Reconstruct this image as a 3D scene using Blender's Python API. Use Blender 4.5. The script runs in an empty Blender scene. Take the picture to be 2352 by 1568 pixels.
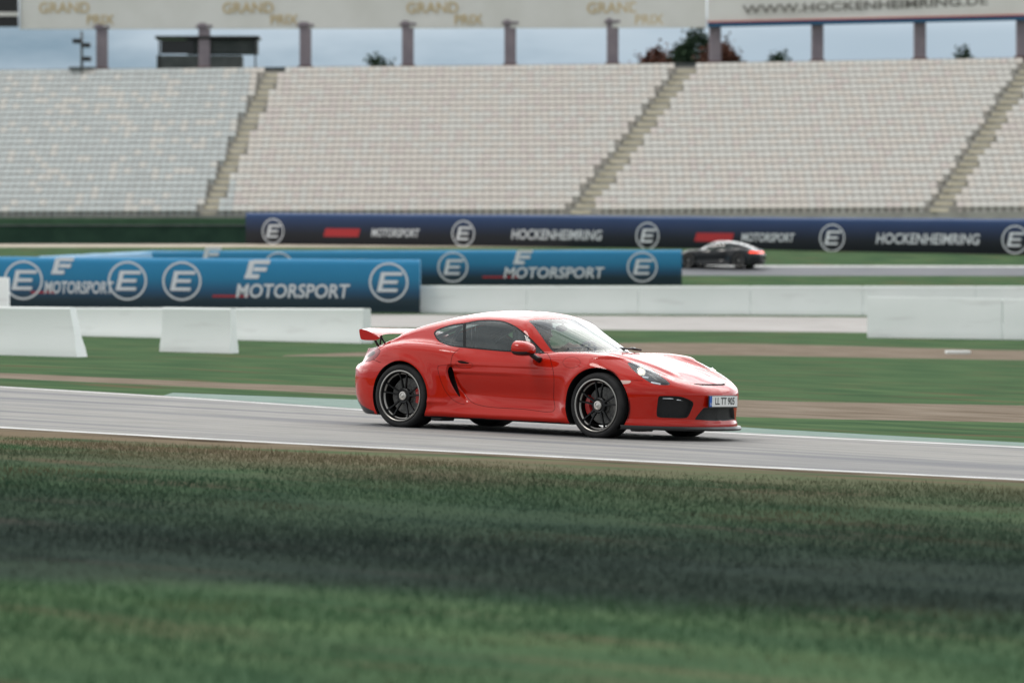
import bpy, math, random
import numpy as np
from mathutils import Vector, Matrix
random.seed(7)
rng = np.random.default_rng(11)
scene = bpy.context.scene
COL = scene.collection

# ------------------------------------------------------------------ camera
FPX, CX, CY, CAMZ = 8951.0, 1176.0, 784.0, 1.35      # measuring units: a 2352 px wide copy of the photograph
PITCH = math.atan(84.0 / FPX)
cam_data = bpy.data.cameras.new('camera')
cam = bpy.data.objects.new('camera', cam_data)
COL.objects.link(cam)
cam.location = (0, 0, CAMZ)
cam.rotation_euler = (math.pi / 2 - PITCH, 0, 0)
cam_data.sensor_width = 36.0
cam_data.lens = FPX / 2352.0 * 36.0
cam_data.clip_start = 0.5
cam_data.clip_end = 6000
cam_data.dof.use_dof = True
cam_data.dof.focus_distance = 40.1
cam_data.dof.aperture_fstop = 2.4
scene.camera = cam

# ------------------------------------------------------------------ sky, sun, exposure
SUN_EL, SUN_AZ = math.radians(58), math.radians(245)   # azimuth clockwise from +Y
world = bpy.data.worlds.new('World')
scene.world = world
world.use_nodes = True
wn, wl = world.node_tree.nodes, world.node_tree.links
wn.clear()
w_out = wn.new('ShaderNodeOutputWorld')
w_bg = wn.new('ShaderNodeBackground')
w_bg.inputs['Strength'].default_value = 0.1
w_sky = wn.new('ShaderNodeTexSky')
w_sky.sky_type = 'NISHITA'
w_sky.sun_disc = False
w_sky.sun_elevation = SUN_EL
w_sky.sun_rotation = SUN_AZ
w_sky.air_density = 1.0
w_sky.dust_density = 2.0
w_tc = wn.new('ShaderNodeTexCoord')
w_map = wn.new('ShaderNodeMapping')
w_map.inputs['Scale'].default_value = (1.0, 1.0, 4.0)
w_noise = wn.new('ShaderNodeTexNoise')
w_noise.inputs['Scale'].default_value = 3.2
w_noise.inputs['Detail'].default_value = 7
w_noise.inputs['Roughness'].default_value = 0.6
w_ramp = wn.new('ShaderNodeMapRange')
w_ramp.interpolation_type = 'SMOOTHSTEP'
w_ramp.inputs['From Min'].default_value = 0.30
w_ramp.inputs['From Max'].default_value = 0.48
# the cloud deck stands a few degrees above the horizon; clear bluish air below it
w_sep = wn.new('ShaderNodeSeparateXYZ')
w_el = wn.new('ShaderNodeMapRange')
w_el.interpolation_type = 'SMOOTHSTEP'
w_el.inputs['From Min'].default_value = 0.068
w_el.inputs['From Max'].default_value = 0.108
w_el.inputs['To Min'].default_value = 0.10
w_mul = wn.new('ShaderNodeMath'); w_mul.operation = 'MULTIPLY'
w_cn = wn.new('ShaderNodeTexNoise')
w_cn.inputs['Scale'].default_value = 2.0
w_cn.inputs['Detail'].default_value = 6
w_cr = wn.new('ShaderNodeValToRGB')
w_cr.color_ramp.elements[0].position = 0.38
w_cr.color_ramp.elements[0].color = (9.5, 10.0, 10.6, 1)
w_cr.color_ramp.elements[1].position = 0.62
w_cr.color_ramp.elements[1].color = (20.0, 20.0, 19.6, 1)
w_mix = wn.new('ShaderNodeMix')
w_mix.data_type = 'RGBA'
# clouds are brighter in the half of the sky beyond the stand
w_br = wn.new('ShaderNodeMapRange')
w_br.inputs['From Min'].default_value = -0.2
w_br.inputs['From Max'].default_value = 0.9
w_br.inputs['To Min'].default_value = 0.72
w_br.inputs['To Max'].default_value = 3.0
w_cm = wn.new('ShaderNodeMix'); w_cm.data_type = 'RGBA'; w_cm.blend_type = 'MULTIPLY'
w_cm.inputs['Factor'].default_value = 1.0
# bluish air low over the horizon
w_hz = wn.new('ShaderNodeMix'); w_hz.data_type = 'RGBA'
w_hf = wn.new('ShaderNodeMapRange')
w_hf.inputs['From Min'].default_value = 0.05
w_hf.inputs['From Max'].default_value = 0.25
w_hf.inputs['To Min'].default_value = 0.85
w_hf.inputs['To Max'].default_value = 0.0
w_hz.inputs['B'].default_value = (2.7, 4.2, 5.6, 1)
wl.new(w_tc.outputs['Generated'], w_map.inputs['Vector'])
wl.new(w_tc.outputs['Generated'], w_sep.inputs['Vector'])
wl.new(w_sep.outputs['Z'], w_el.inputs['Value'])
wl.new(w_map.outputs['Vector'], w_noise.inputs['Vector'])
wl.new(w_map.outputs['Vector'], w_cn.inputs['Vector'])
wl.new(w_noise.outputs['Fac'], w_ramp.inputs['Value'])
wl.new(w_ramp.outputs['Result'], w_mul.inputs[0])
wl.new(w_el.outputs['Result'], w_mul.inputs[1])
wl.new(w_cn.outputs['Fac'], w_cr.inputs['Fac'])
wl.new(w_mul.outputs[0], w_mix.inputs['Factor'])
wl.new(w_sep.outputs['Z'], w_hf.inputs['Value'])
wl.new(w_hf.outputs['Result'], w_hz.inputs['Factor'])
wl.new(w_sky.outputs['Color'], w_hz.inputs['A'])
wl.new(w_hz.outputs['Result'], w_mix.inputs['A'])
wl.new(w_sep.outputs['Y'], w_br.inputs['Value'])
wl.new(w_cr.outputs['Color'], w_cm.inputs['A'])
wl.new(w_br.outputs['Result'], w_cm.inputs['B'])
wl.new(w_cm.outputs['Result'], w_mix.inputs['B'])
wl.new(w_mix.outputs['Result'], w_bg.inputs['Color'])
wl.new(w_bg.outputs['Background'], w_out.inputs['Surface'])

sun_data = bpy.data.lights.new('sun', 'SUN')
sun_data.energy = 1.25
sun_data.angle = math.radians(18)
sun_data.color = (1.0, 0.96, 0.90)
sun = bpy.data.objects.new('sun', sun_data)
COL.objects.link(sun)
_d = Vector((math.sin(SUN_AZ) * math.cos(SUN_EL), math.cos(SUN_AZ) * math.cos(SUN_EL), math.sin(SUN_EL)))
sun.rotation_euler = _d.to_track_quat('Z', 'Y').to_euler()

vs = scene.view_settings
vs.view_transform = 'Standard'
vs.look = 'None'
vs.exposure = -0.33
vs.gamma = 1.0
vs.use_curve_mapping = False

# ------------------------------------------------------------------ helpers
def tag(o, label=None, cat=None, group=None, kind=None):
    if label: o['label'] = label
    if cat: o['category'] = cat
    if group: o['group'] = group
    if kind: o['kind'] = kind
    return o

def empty(name, loc=(0, 0, 0), matrix=None, label=None, cat=None, group=None):
    o = bpy.data.objects.new(name, None)
    o.empty_display_size = 0.2
    COL.objects.link(o)
    if matrix is not None: o.matrix_world = matrix
    else: o.location = loc
    return tag(o, label, cat, group)

def mesh_obj(name, verts, faces, mats, parent=None, normals=None, smooth=True, face_mats=None, loc=None):
    me = bpy.data.meshes.new(name)
    me.from_pydata([tuple(map(float, v)) for v in verts], [], [tuple(int(i) for i in f) for f in faces])
    if not isinstance(mats, (list, tuple)): mats = [mats]
    for m in mats: me.materials.append(m)
    if face_mats is not None:
        me.polygons.foreach_set('material_index', np.asarray(face_mats, dtype=np.int32))
    me.polygons.foreach_set('use_smooth', np.full(len(me.polygons), bool(smooth)))
    me.update()
    if normals is not None:
        me.normals_split_custom_set_from_vertices([tuple(map(float, n)) for n in normals])
    o = bpy.data.objects.new(name, me)
    COL.objects.link(o)
    if parent is not None: o.parent = parent
    if loc is not None: o.location = loc
    return o

class MB:
    """collects simple shapes into one mesh"""
    def __init__(self): self.v, self.f, self.m = [], [], []
    def add(self, v, f, mi=0):
        n = len(self.v)
        self.v += [tuple(p) for p in v]
        self.f += [tuple(i + n for i in q) for q in f]
        self.m += [mi] * len(f)
        return self
    def box(self, c, s, bev=0.0, rz=0.0, mi=0, mat=None):
        """bevelled box: centre, full size"""
        hx, hy, hz = [k / 2 for k in s]
        b = min(bev, hx * .49, hy * .49, hz * .49)
        vs_, fs = [], []
        if b <= 0:
            vs_ = [(x, y, z) for z in (-hz, hz) for x, y in ((-hx, -hy), (hx, -hy), (hx, hy), (-hx, hy))]
            fs = [(3, 2, 1, 0), (4, 5, 6, 7), (0, 1, 5, 4), (1, 2, 6, 5), (2, 3, 7, 6), (3, 0, 4, 7)]
        else:
            def ring(ax, ay, z): return [(-ax + b, -ay, z), (ax - b, -ay, z), (ax, -ay + b, z), (ax, ay - b, z), (ax - b, ay, z), (-ax + b, ay, z), (-ax, ay - b, z), (-ax, -ay + b, z)]
            rings = [ring(hx - b * .7, hy - b * .7, -hz), ring(hx, hy, -hz + b), ring(hx, hy, hz - b), ring(hx - b * .7, hy - b * .7, hz)]
            for r in rings: vs_ += r
            for k in range(3):
                for i in range(8):
                    j = (i + 1) % 8
                    fs.append((k * 8 + i, k * 8 + j, k * 8 + 8 + j, k * 8 + 8 + i))
            fs.append(tuple(range(7, -1, -1))); fs.append(tuple(range(24, 32)))
        cz, sz = math.cos(rz), math.sin(rz)
        out = []
        for x, y, z in vs_:
            p = Vector((x * cz - y * sz, x * sz + y * cz, z))
            if mat is not None: p = mat @ p
            out.append((p[0] + c[0], p[1] + c[1], p[2] + c[2]))
        return self.add(out, fs, mi)
    def tube(self, pts, r, n=10, mi=0, closed=False, caps=True):
        pts = [Vector(p) for p in pts]
        rs = r if isinstance(r, (list, tuple)) else [r] * len(pts)
        up = Vector((0.013, 0.021, 1)).normalized()
        vs_, m = [], len(pts)
        for i, p in enumerate(pts):
            a = pts[(i - 1) % m] if closed else pts[max(i - 1, 0)]
            b = pts[(i + 1) % m] if closed else pts[min(i + 1, m - 1)]
            t = (b - a).normalized()
            u = t.cross(up)
            if u.length < 1e-3: u = t.cross(Vector((1, 0.1, 0)))
            u.normalize(); w = u.cross(t)
            for k in range(n):
                an = 2 * math.pi * k / n
                vs_.append(p + (u * math.cos(an) + w * math.sin(an)) * rs[i])
        fs = []
        for i in range(m if closed else m - 1):
            i2 = (i + 1) % m
            for k in range(n):
                k2 = (k + 1) % n
                fs.append((i * n + k, i * n + k2, i2 * n + k2, i2 * n + k))
        if caps and not closed:
            fs.append(tuple(range(n - 1, -1, -1))); fs.append(tuple((m - 1) * n + k for k in range(n)))
        return self.add(vs_, fs, mi)
    def lathe(self, prof, axis_o, axis_d, n=48, mi=0, a0=0, a1=2 * math.pi):
        """prof: (radius, offset along axis)"""
        d = Vector(axis_d).normalized(); o = Vector(axis_o)
        u = d.orthogonal().normalized(); w = d.cross(u)
        full = abs(a1 - a0 - 2 * math.pi) < 1e-6
        cnt = n if full else n + 1
        vs_ = []
        for r, h in prof:
            for k in range(cnt):
                an = a0 + (a1 - a0) * k / n
                vs_.append(o + d * h + (u * math.cos(an) + w * math.sin(an)) * r)
        fs = []
        for i in range(len(prof) - 1):
            for k in range(n):
                k2 = (k + 1) % cnt
                fs.append((i * cnt + k, i * cnt + k2, (i + 1) * cnt + k2, (i + 1) * cnt + k))
        return self.add(vs_, fs, mi)
    def ellipsoid(self, c, r, n=16, m=10, mi=0):
        vs_, fs = [], []
        for i in range(m + 1):
            th = math.pi * i / m
            for k in range(n):
                ph = 2 * math.pi * k / n
                vs_.append((c[0] + r[0] * math.sin(th) * math.cos(ph), c[1] + r[1] * math.sin(th) * math.sin(ph), c[2] + r[2] * math.cos(th)))
        for i in range(m):
            for k in range(n):
                k2 = (k + 1) % n
                fs.append((i * n + k, (i + 1) * n + k, (i + 1) * n + k2, i * n + k2))
        return self.add(vs_, fs, mi)
    def prism(self, poly, d0, d1, mi=0):
        """poly: 3D points of one face; extruded by vector d0..d1"""
        a = [Vector(p) + Vector(d0) for p in poly]; b = [Vector(p) + Vector(d1) for p in poly]
        n = len(poly)
        fs = [tuple(range(n - 1, -1, -1)), tuple(range(n, 2 * n))]
        for i in range(n):
            j = (i + 1) % n
            fs.append((i, j, n + j, n + i))
        return self.add(a + b, fs, mi)
    def build(self, name, mats, parent=None, smooth=False, sharp=None):
        o = mesh_obj(name, self.v, self.f, mats, parent, smooth=smooth, face_mats=self.m)
        if sharp:
            o.data.polygons.foreach_set('use_smooth', np.ones(len(o.data.polygons), dtype=bool))
            o.data.set_sharp_from_angle(angle=math.radians(sharp))
        return o

def pchip(xs, ys):
    xs = np.asarray(xs, float); ys = np.asarray(ys, float)
    h = np.diff(xs); d = np.diff(ys) / h
    m = np.zeros_like(ys)
    m[0], m[-1] = d[0], d[-1]
    for i in range(1, len(xs) - 1):
        if d[i - 1] * d[i] <= 0: m[i] = 0
        else:
            w1, w2 = 2 * h[i] + h[i - 1], h[i] + 2 * h[i - 1]
            m[i] = (w1 + w2) / (w1 / d[i - 1] + w2 / d[i])
    def f(x):
        x = np.clip(x, xs[0], xs[-1])
        i = np.clip(np.searchsorted(xs, x) - 1, 0, len(xs) - 2)
        t = (x - xs[i]) / h[i]
        return ((1 + 2 * t) * (1 - t) ** 2 * ys[i] + t * (1 - t) ** 2 * h[i] * m[i] + t * t * (3 - 2 * t) * ys[i + 1] + t * t * (t - 1) * h[i] * m[i + 1])
    return f

def smin(a, b, k):
    h = np.clip(.5 + .5 * (b - a) / k, 0, 1)
    return b + (a - b) * h - k * h * (1 - h)
def smax(a, b, k): return -smin(-a, -b, k)
def sstep(a, b, x):
    t = np.clip((x - a) / (b - a), 0, 1)
    return t * t * (3 - 2 * t)

# ------------------------------------------------------------------ materials
MATS = {}
def principled(name, color, rough=0.5, metal=0.0, spec=0.5, coat=0.0, coat_rough=0.03, emit=None, emit_s=0.0):
    m = bpy.data.materials.new(name); m.use_nodes = True
    b = m.node_tree.nodes['Principled BSDF']
    b.inputs['Base Color'].default_value = (*color, 1)
    b.inputs['Roughness'].default_value = rough
    b.inputs['Metallic'].default_value = metal
    b.inputs['Specular IOR Level'].default_value = spec
    b.inputs['Coat Weight'].default_value = coat
    b.inputs['Coat Roughness'].default_value = coat_rough
    if emit:
        b.inputs['Emission Color'].default_value = (*emit, 1)
        b.inputs['Emission Strength'].default_value = emit_s
    MATS[name] = m
    return m
def noisy(name, c1, c2, scale=3.0, stretch=(1, 1, 1), rough=0.8, detail=6, lo=0.35, hi=0.65, bump=0.0, bump_scale=None, spec=0.3, coord='Object', rotz=0.0, c3=None, c3_scale=1.0, c3_lo=.5, c3_hi=.6, c3_stretch=(1, 1, 1), coat=0.0):
    """two or three colours mixed by noise, optional bump"""
    m = principled(name, c1, rough, spec=spec, coat=coat)
    nt = m.node_tree; N, L = nt.nodes, nt.links
    b = N['Principled BSDF']
    tc = N.new('ShaderNodeTexCoord'); mp = N.new('ShaderNodeMapping')
    if rotz:      # streaks along a direction turned by rotz
        mp.vector_type = 'TEXTURE'; mp.inputs['Scale'].default_value = tuple(1 / k for k in stretch)
    else: mp.inputs['Scale'].default_value = stretch
    mp.inputs['Rotation'].default_value = (0, 0, rotz)
    L.new(tc.outputs[coord], mp.inputs['Vector'])
    nz = N.new('ShaderNodeTexNoise'); nz.inputs['Scale'].default_value = scale; nz.inputs['Detail'].default_value = detail
    L.new(mp.outputs['Vector'], nz.inputs['Vector'])
    rp = N.new('ShaderNodeValToRGB')
    rp.color_ramp.elements[0].position = lo; rp.color_ramp.elements[0].color = (*c1, 1)
    rp.color_ramp.elements[1].position = hi; rp.color_ramp.elements[1].color = (*c2, 1)
    L.new(nz.outputs['Fac'], rp.inputs['Fac'])
    out = rp.outputs['Color']
    if c3 is not None:
        mp3 = N.new('ShaderNodeMapping'); 
        if rotz: mp3.vector_type = 'TEXTURE'; mp3.inputs['Scale'].default_value = tuple(1 / k for k in c3_stretch)
        else: mp3.inputs['Scale'].default_value = c3_stretch
        mp3.inputs['Rotation'].default_value = (0, 0, rotz)
        mp3.inputs['Location'].default_value = (13.1, 7.7, 3.3)
        L.new(tc.outputs[coord], mp3.inputs['Vector'])
        n3 = N.new('ShaderNodeTexNoise'); n3.inputs['Scale'].default_value = c3_scale; n3.inputs['Detail'].default_value = 5
        L.new(mp3.outputs['Vector'], n3.inputs['Vector'])
        r3 = N.new('ShaderNodeValToRGB')
        r3.color_ramp.elements[0].position = c3_lo; r3.color_ramp.elements[0].color = (0, 0, 0, 1)
        r3.color_ramp.elements[1].position = c3_hi; r3.color_ramp.elements[1].color = (1, 1, 1, 1)
        L.new(n3.outputs['Fac'], r3.inputs['Fac'])
        mx = N.new('ShaderNodeMix'); mx.data_type = 'RGBA'
        L.new(r3.outputs['Color'], mx.inputs['Factor']); L.new(out, mx.inputs['A']); mx.inputs['B'].default_value = (*c3, 1)
        out = mx.outputs['Result']
    L.new(out, b.inputs['Base Color'])
    if bump > 0:
        bz = N.new('ShaderNodeTexNoise'); bz.inputs['Scale'].default_value = bump_scale or scale * 8; bz.inputs['Detail'].default_value = 4
        L.new(tc.outputs[coord], bz.inputs['Vector'])
        bp = N.new('ShaderNodeBump'); bp.inputs['Strength'].default_value = bump; bp.inputs['Distance'].default_value = 0.02
        L.new(bz.outputs['Fac'], bp.inputs['Height']); L.new(bp.outputs['Normal'], b.inputs['Normal'])
    return m
def glass_mat(name, tint, refl=1.0, ior=1.5, film=0.0):
    m = bpy.data.materials.new(name); m.use_nodes = True
    N, L = m.node_tree.nodes, m.node_tree.links
    N.remove(N['Principled BSDF'])
    tr = N.new('ShaderNodeBsdfTransparent'); tr.inputs['Color'].default_value = (*tint, 1)
    gl = N.new('ShaderNodeBsdfGlossy'); gl.inputs['Roughness'].default_value = 0.01; gl.inputs['Color'].default_value = (refl, refl, refl, 1)
    # a thin pane: the same reflectance from either side
    fr = N.new('ShaderNodeFresnel'); ge = N.new('ShaderNodeNewGeometry'); io = N.new('ShaderNodeMapRange')
    io.inputs['To Min'].default_value = ior; io.inputs['To Max'].default_value = 1 / ior
    L.new(ge.outputs['Backfacing'], io.inputs['Value']); L.new(io.outputs['Result'], fr.inputs['IOR'])
    mx = N.new('ShaderNodeMixShader')
    L.new(fr.outputs['Fac'], mx.inputs['Fac']); L.new(tr.outputs['BSDF'], mx.inputs[1]); L.new(gl.outputs['BSDF'], mx.inputs[2])
    out = mx.outputs['Shader']
    if film:      # grey film: road dust, and internal reflections painted in as haze
        df = N.new('ShaderNodeBsdfDiffuse'); df.inputs['Color'].default_value = (.30, .37, .38, 1)
        m2 = N.new('ShaderNodeMixShader'); m2.inputs['Fac'].default_value = film
        L.new(out, m2.inputs[1]); L.new(df.outputs['BSDF'], m2.inputs[2]); out = m2.outputs['Shader']
    L.new(out, N['Material Output'].inputs['Surface'])
    MATS[name] = m
    return m

def paint_mat(name, col):
    """car paint under clear coat with a trace of flake and road film"""
    m = principled(name, col, 0.45, spec=0.02, coat=0.8, coat_rough=0.015)
    N, L = m.node_tree.nodes, m.node_tree.links
    b = N['Principled BSDF']
    tc = N.new('ShaderNodeTexCoord')
    nz = N.new('ShaderNodeTexNoise'); nz.inputs['Scale'].default_value = 5; nz.inputs['Detail'].default_value = 8
    L.new(tc.outputs['Object'], nz.inputs['Vector'])
    mr = N.new('ShaderNodeMapRange'); mr.inputs['To Min'].default_value = 0.01; mr.inputs['To Max'].default_value = 0.06
    L.new(nz.outputs['Fac'], mr.inputs['Value']); L.new(mr.outputs['Result'], b.inputs['Coat Roughness'])
    return m
paint_mat('red_paint', (0.42, 0.0105, 0.0026))
paint_mat('dark_paint', (0.018, 0.020, 0.022))
principled('black_trim', (0.012, 0.012, 0.013), 0.35)
principled('rubber_black', (0.010, 0.011, 0.012), 0.6, spec=0.15)
principled('seam_dark', (0.01, 0.004, 0.004), 0.8, spec=0.1)
principled('interior', (0.012, 0.013, 0.014), 0.75, spec=0.2)
principled('underbody', (0.010, 0.010, 0.011), 0.8, spec=0.2)
noisy('grille_mesh', (0.006, 0.006, 0.007), (0.022, 0.023, 0.024), 160, rough=0.5, lo=.4, hi=.6)
noisy('tyre_rubber', (0.010, 0.010, 0.011), (0.022, 0.022, 0.022), 9, rough=0.75, spec=0.3)
principled('rim_lip', (0.36, 0.35, 0.33), 0.35, metal=1.0)
principled('rim_dark', (0.026, 0.027, 0.028), 0.4, metal=0.8)
principled('hub_alloy', (0.55, 0.53, 0.50), 0.35, metal=1.0)
noisy('disc_steel', (0.10, 0.10, 0.10), (0.20, 0.20, 0.19), 40, rough=0.4)
principled('caliper_red', (0.45, 0.014, 0.012), 0.4, coat=0.5)
principled('lamp_black', (0.015, 0.016, 0.018), 0.3)
principled('lamp_chrome', (0.75, 0.75, 0.74), 0.12, metal=1.0)
principled('lamp_lens_lit', (0.9, 0.85, 0.75), 0.2, emit=(1.0, 0.88, 0.70), emit_s=1.3)
principled('led_white', (0.8, 0.82, 0.85), 0.25, emit=(0.9, 0.95, 1.0), emit_s=0.3)
principled('tail_red', (0.22, 0.020, 0.024), 0.35, spec=.35)
principled('tail_core', (0.05, 0.030, 0.030), 0.4, spec=.3)
principled('tail_clear', (0.60, 0.42, 0.38), 0.3, spec=.4)
principled('brake_glow', (0.8, 0.05, 0.03), 0.3, emit=(1.0, 0.07, 0.03), emit_s=5.0)
glass_mat('windscreen_glass', (0.80, 0.88, 0.86), 1.0, 1.60, .015)
glass_mat('side_glass', (0.66, 0.74, 0.74), 1.0, 1.5, .09)
glass_mat('lamp_glass', (0.88, 0.90, 0.92), 1.0, 1.5)
principled('plate_white', (0.75, 0.76, 0.75), 0.4)
principled('plate_blue', (0.01, 0.09, 0.42), 0.4)
principled('plate_ink', (0.01, 0.01, 0.01), 0.5)
# ------------------------------------------------------------------ the ground
ROAD_TILT = math.tan(math.radians(1.7187))
_py = [-400, 0, 12, 19, 23, 27, 31, 36, 60, 80, 100, 120, 140, 160, 178, 183, 190, 200, 215, 240, 255, 262, 300, 420, 700, 1500, 4000]
_pz = [.05, .03, .03, .0, -.05, -.02, .03, .03, .07, .16, .30, .55, 1.05, 1.65, 2.66, 3.02, 3.70, 4.22, 4.70, 4.97, 6.0, 6.6, 7.0, 7.5, 8, 10, 14]
_sy = [-400, -60, 60, 150, 4000]
_ss = [0, -ROAD_TILT, -ROAD_TILT, 0, 0]
def gz(x, y):
    return np.interp(y, _py, _pz) + np.interp(y, _sy, _ss) * np.clip(x, -60, 60)
def unproj(px, py):
    """where the ground lies along a measured direction"""
    c, s = math.cos(PITCH), math.sin(PITCH)
    a, b = (px - CX) / FPX, (CY - py) / FPX
    d = np.array([a, c + b * s, -s + b * c])
    ys = np.concatenate([np.arange(5, 150, .05), np.arange(150, 600, .25)])
    k = ys / d[1]
    z = CAMZ + k * d[2]; x = k * d[0]
    g = gz(x, ys) - z
    i = np.argmax(g > 0)
    t = g[i - 1] / (g[i - 1] - g[i])
    y = ys[i - 1] + t * (ys[i] - ys[i - 1])
    return np.array([y / d[1] * d[0], y])
def curve(pts, ext=None):
    """measured image points -> y as a function of x on the ground, straight beyond the ends"""
    q = np.array([unproj(*p) for p in pts])
    q = q[np.argsort(q[:, 0])]
    xs, ys = q[:, 0], q[:, 1]
    s0 = (ys[1] - ys[0]) / (xs[1] - xs[0]); s1 = (ys[-1] - ys[-2]) / (xs[-1] - xs[-2])
    if ext is not None: s0 = s1 = ext
    f = pchip(xs, ys)
    return lambda x: np.where(x < xs[0], ys[0] + s0 * (x - xs[0]), np.where(x > xs[-1], ys[-1] + s1 * (x - xs[-1]), f(x)))

# --- generic triangle mesh that can be cut along a scalar field
class Cuttable:
    def __init__(self, V, F, Nn=None, lab=None):
        self.V = np.asarray(V, float); self.F = np.asarray(F, int)
        self.N = np.zeros_like(self.V) if Nn is None else np.asarray(Nn, float)
        self.L = np.zeros(len(self.F), int) if lab is None else np.asarray(lab)
    def cut(self, d, mask=None, eps=1e-4):
        """split the masked triangles where d changes sign; returns d on the new vertices"""
        d = np.where(np.abs(d) < eps, 0, d)
        F = self.F
        if mask is None: mask = np.ones(len(F), bool)
        sg = np.sign(d)[F]
        mixed = mask & (sg.min(1) < 0) & (sg.max(1) > 0)
        if not mixed.any(): return d
        # neighbours share the edge vertices, so the surface stays closed where both sides are cut
        idx = np.nonzero(mixed)[0]
        V = [*self.V]; N_ = [*self.N]; D = [*d]
        em = {}
        def mid(i, j):
            k = (i, j) if i < j else (j, i)
            if k not in em:
                t = D[i] / (D[i] - D[j])
                V.append(self.V[i] + (self.V[j] - self.V[i]) * t)
                n = self.N[i] + (self.N[j] - self.N[i]) * t
                l = np.linalg.norm(n); N_.append(n / l if l > 0 else n)
                D.append(0.0); em[k] = len(V) - 1
            return em[k]
        nf, nl = [], []
        for t in idx:
            a, b, c = F[t]
            sa, sb, sc = np.sign(d[a]), np.sign(d[b]), np.sign(d[c])
            lab = self.L[t]
            if sa == 0 or sb == 0 or sc == 0:
                while np.sign(d[a]) != 0: a, b, c = b, c, a
                m = mid(b, c)
                nf += [(a, b, m), (a, m, c)]; nl += [lab] * 2
            else:
                # a = the lonely vertex
                if sa == sb: a, b, c = c, a, b
                elif sa == sc: a, b, c = b, c, a
                p, q = mid(a, b), mid(a, c)
                nf += [(a, p, q), (p, b, c), (p, c, q)]; nl += [lab] * 3
        keep = ~mixed
        self.F = np.vstack([F[keep], np.array(nf)]); self.L = np.concatenate([self.L[keep], np.array(nl)])
        self.V = np.array(V); self.N = np.array(N_)
        return np.array(D)
    def fmean(self, d): return d[self.F].mean(1)
    def sub(self, lab):
        f = self.F[np.isin(self.L, lab)] if isinstance(lab, (list, tuple)) else self.F[self.L == lab]
        u, inv = np.unique(f, return_inverse=True)
        return self.V[u], inv.reshape(-1, 3), self.N[u]

def _axis(a, b, step, far, grow=1.35):
    core = list(np.arange(a, b + 1e-6, step))
    s, hi = step, core[-1]
    while hi < far: s *= grow; hi += s; core.append(hi)
    s, lo = step, core[0]
    while lo > -far: s *= grow; lo -= s; core.insert(0, lo)
    return np.array(core)
gx = _axis(-44, 44, 1.0, 2500)
gy = sorted(set(list(np.arange(8, 62, .8)) + list(np.arange(62, 270, 1.6)) + _py + [-200, -100, -60, -40, -20, -8, 4, 280, 320, 360, 500, 600, 900, 1150, 2000, 2800]))
gy = np.array([g for i, g in enumerate(gy) if i == 0 or g in _py or g - gy[i - 1] > .15])
X, Y = np.meshgrid(gx, gy)
GV = np.c_[X.ravel(), Y.ravel(), gz(X, Y).ravel()]
nx = len(gx)
ii = (np.arange(len(gy) - 1)[:, None] * nx + np.arange(nx - 1)[None, :]).ravel()
GF = np.vstack([np.c_[ii, ii + 1, ii + nx + 1], np.c_[ii, ii + nx + 1, ii + nx]])
ground = Cuttable(GV, GF)
G_GRASS, G_ROAD, G_LINE, G_KERB, G_DIRT, G_SERV, G_FAR, G_GRAVEL, G_EDGE, G_FARLINE = range(10)
def strip(lab, near, far, over=(G_GRASS,), xmin=None, xmax=None):
    """label the ground between two curves y=near(x) and y=far(x)"""
    sel = lambda: np.isin(ground.L, over) & (ground.V[ground.F][:, :, 1].min(1) < 320)
    x, y = ground.V[:, 0], ground.V[:, 1]
    ground.cut(near(x) - y, sel())
    x, y = ground.V[:, 0], ground.V[:, 1]
    ground.cut(y - far(x), sel())
    for lim, sg in ((xmin, -1), (xmax, 1)):
        if lim is not None: ground.cut(sg * (ground.V[:, 0] - lim), sel())
    c = ground.V[ground.F].mean(1); x, y = c[:, 0], c[:, 1]
    m = sel() & (y > near(x)) & (y < far(x))
    if xmin is not None: m &= x > xmin
    if xmax is not None: m &= x < xmax
    ground.L[m] = lab
off = lambda f, k: (lambda x: f(x) + k)
road_near = curve([(0, 983), (600, 1016), (1176, 1045), (1600, 1067), (2352, 1103)], -.70)
road_far = curve([(0, 886), (420, 911), (810, 937), (1250, 967), (1705, 993), (2352, 1024)], -.70)
strip(G_ROAD, road_near, road_far)
strip(G_LINE, off(road_near, .12), off(road_near, .32), (G_ROAD,))
strip(G_LINE, off(road_far, -.5), off(road_far, -.25), (G_ROAD,))
strip(G_EDGE, off(road_near, -.55), road_near)
kerb_far = curve([(375, 901), (600, 909), (806, 917), (1300, 952), (1705, 981), (2352, 1016)], -.70)
strip(G_KERB, road_far, kerb_far, (G_GRASS,), xmin=unproj(385, 905)[0])
strip(G_DIRT, curve([(0, 868), (800, 906), (1250, 935), (1695, 957), (2352, 970)]), curve([(0, 856), (800, 889), (1250, 903), (1695, 918), (2352, 931)]))
_pa = curve([(650, 818), (900, 818), (1600, 815), (2352, 827)])
strip(G_DIRT, _pa, curve([(650, 816), (900, 806), (1600, 787), (2352, 805)]), xmin=unproj(650, 817)[0])
strip(G_SERV, lambda x: 122.0 - .03 * x, lambda x: 137.5 - .05 * x)
strip(G_FAR, lambda x: 178.6 - .02 * x, lambda x: 184.6 - .02 * x)
strip(G_FARLINE, lambda x: 184.6 - .02 * x, lambda x: 185.3 - .02 * x)
strip(G_GRAVEL, lambda x: 205.0 + 0 * x, lambda x: 226.0 + 0 * x, xmax=4.0)

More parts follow.
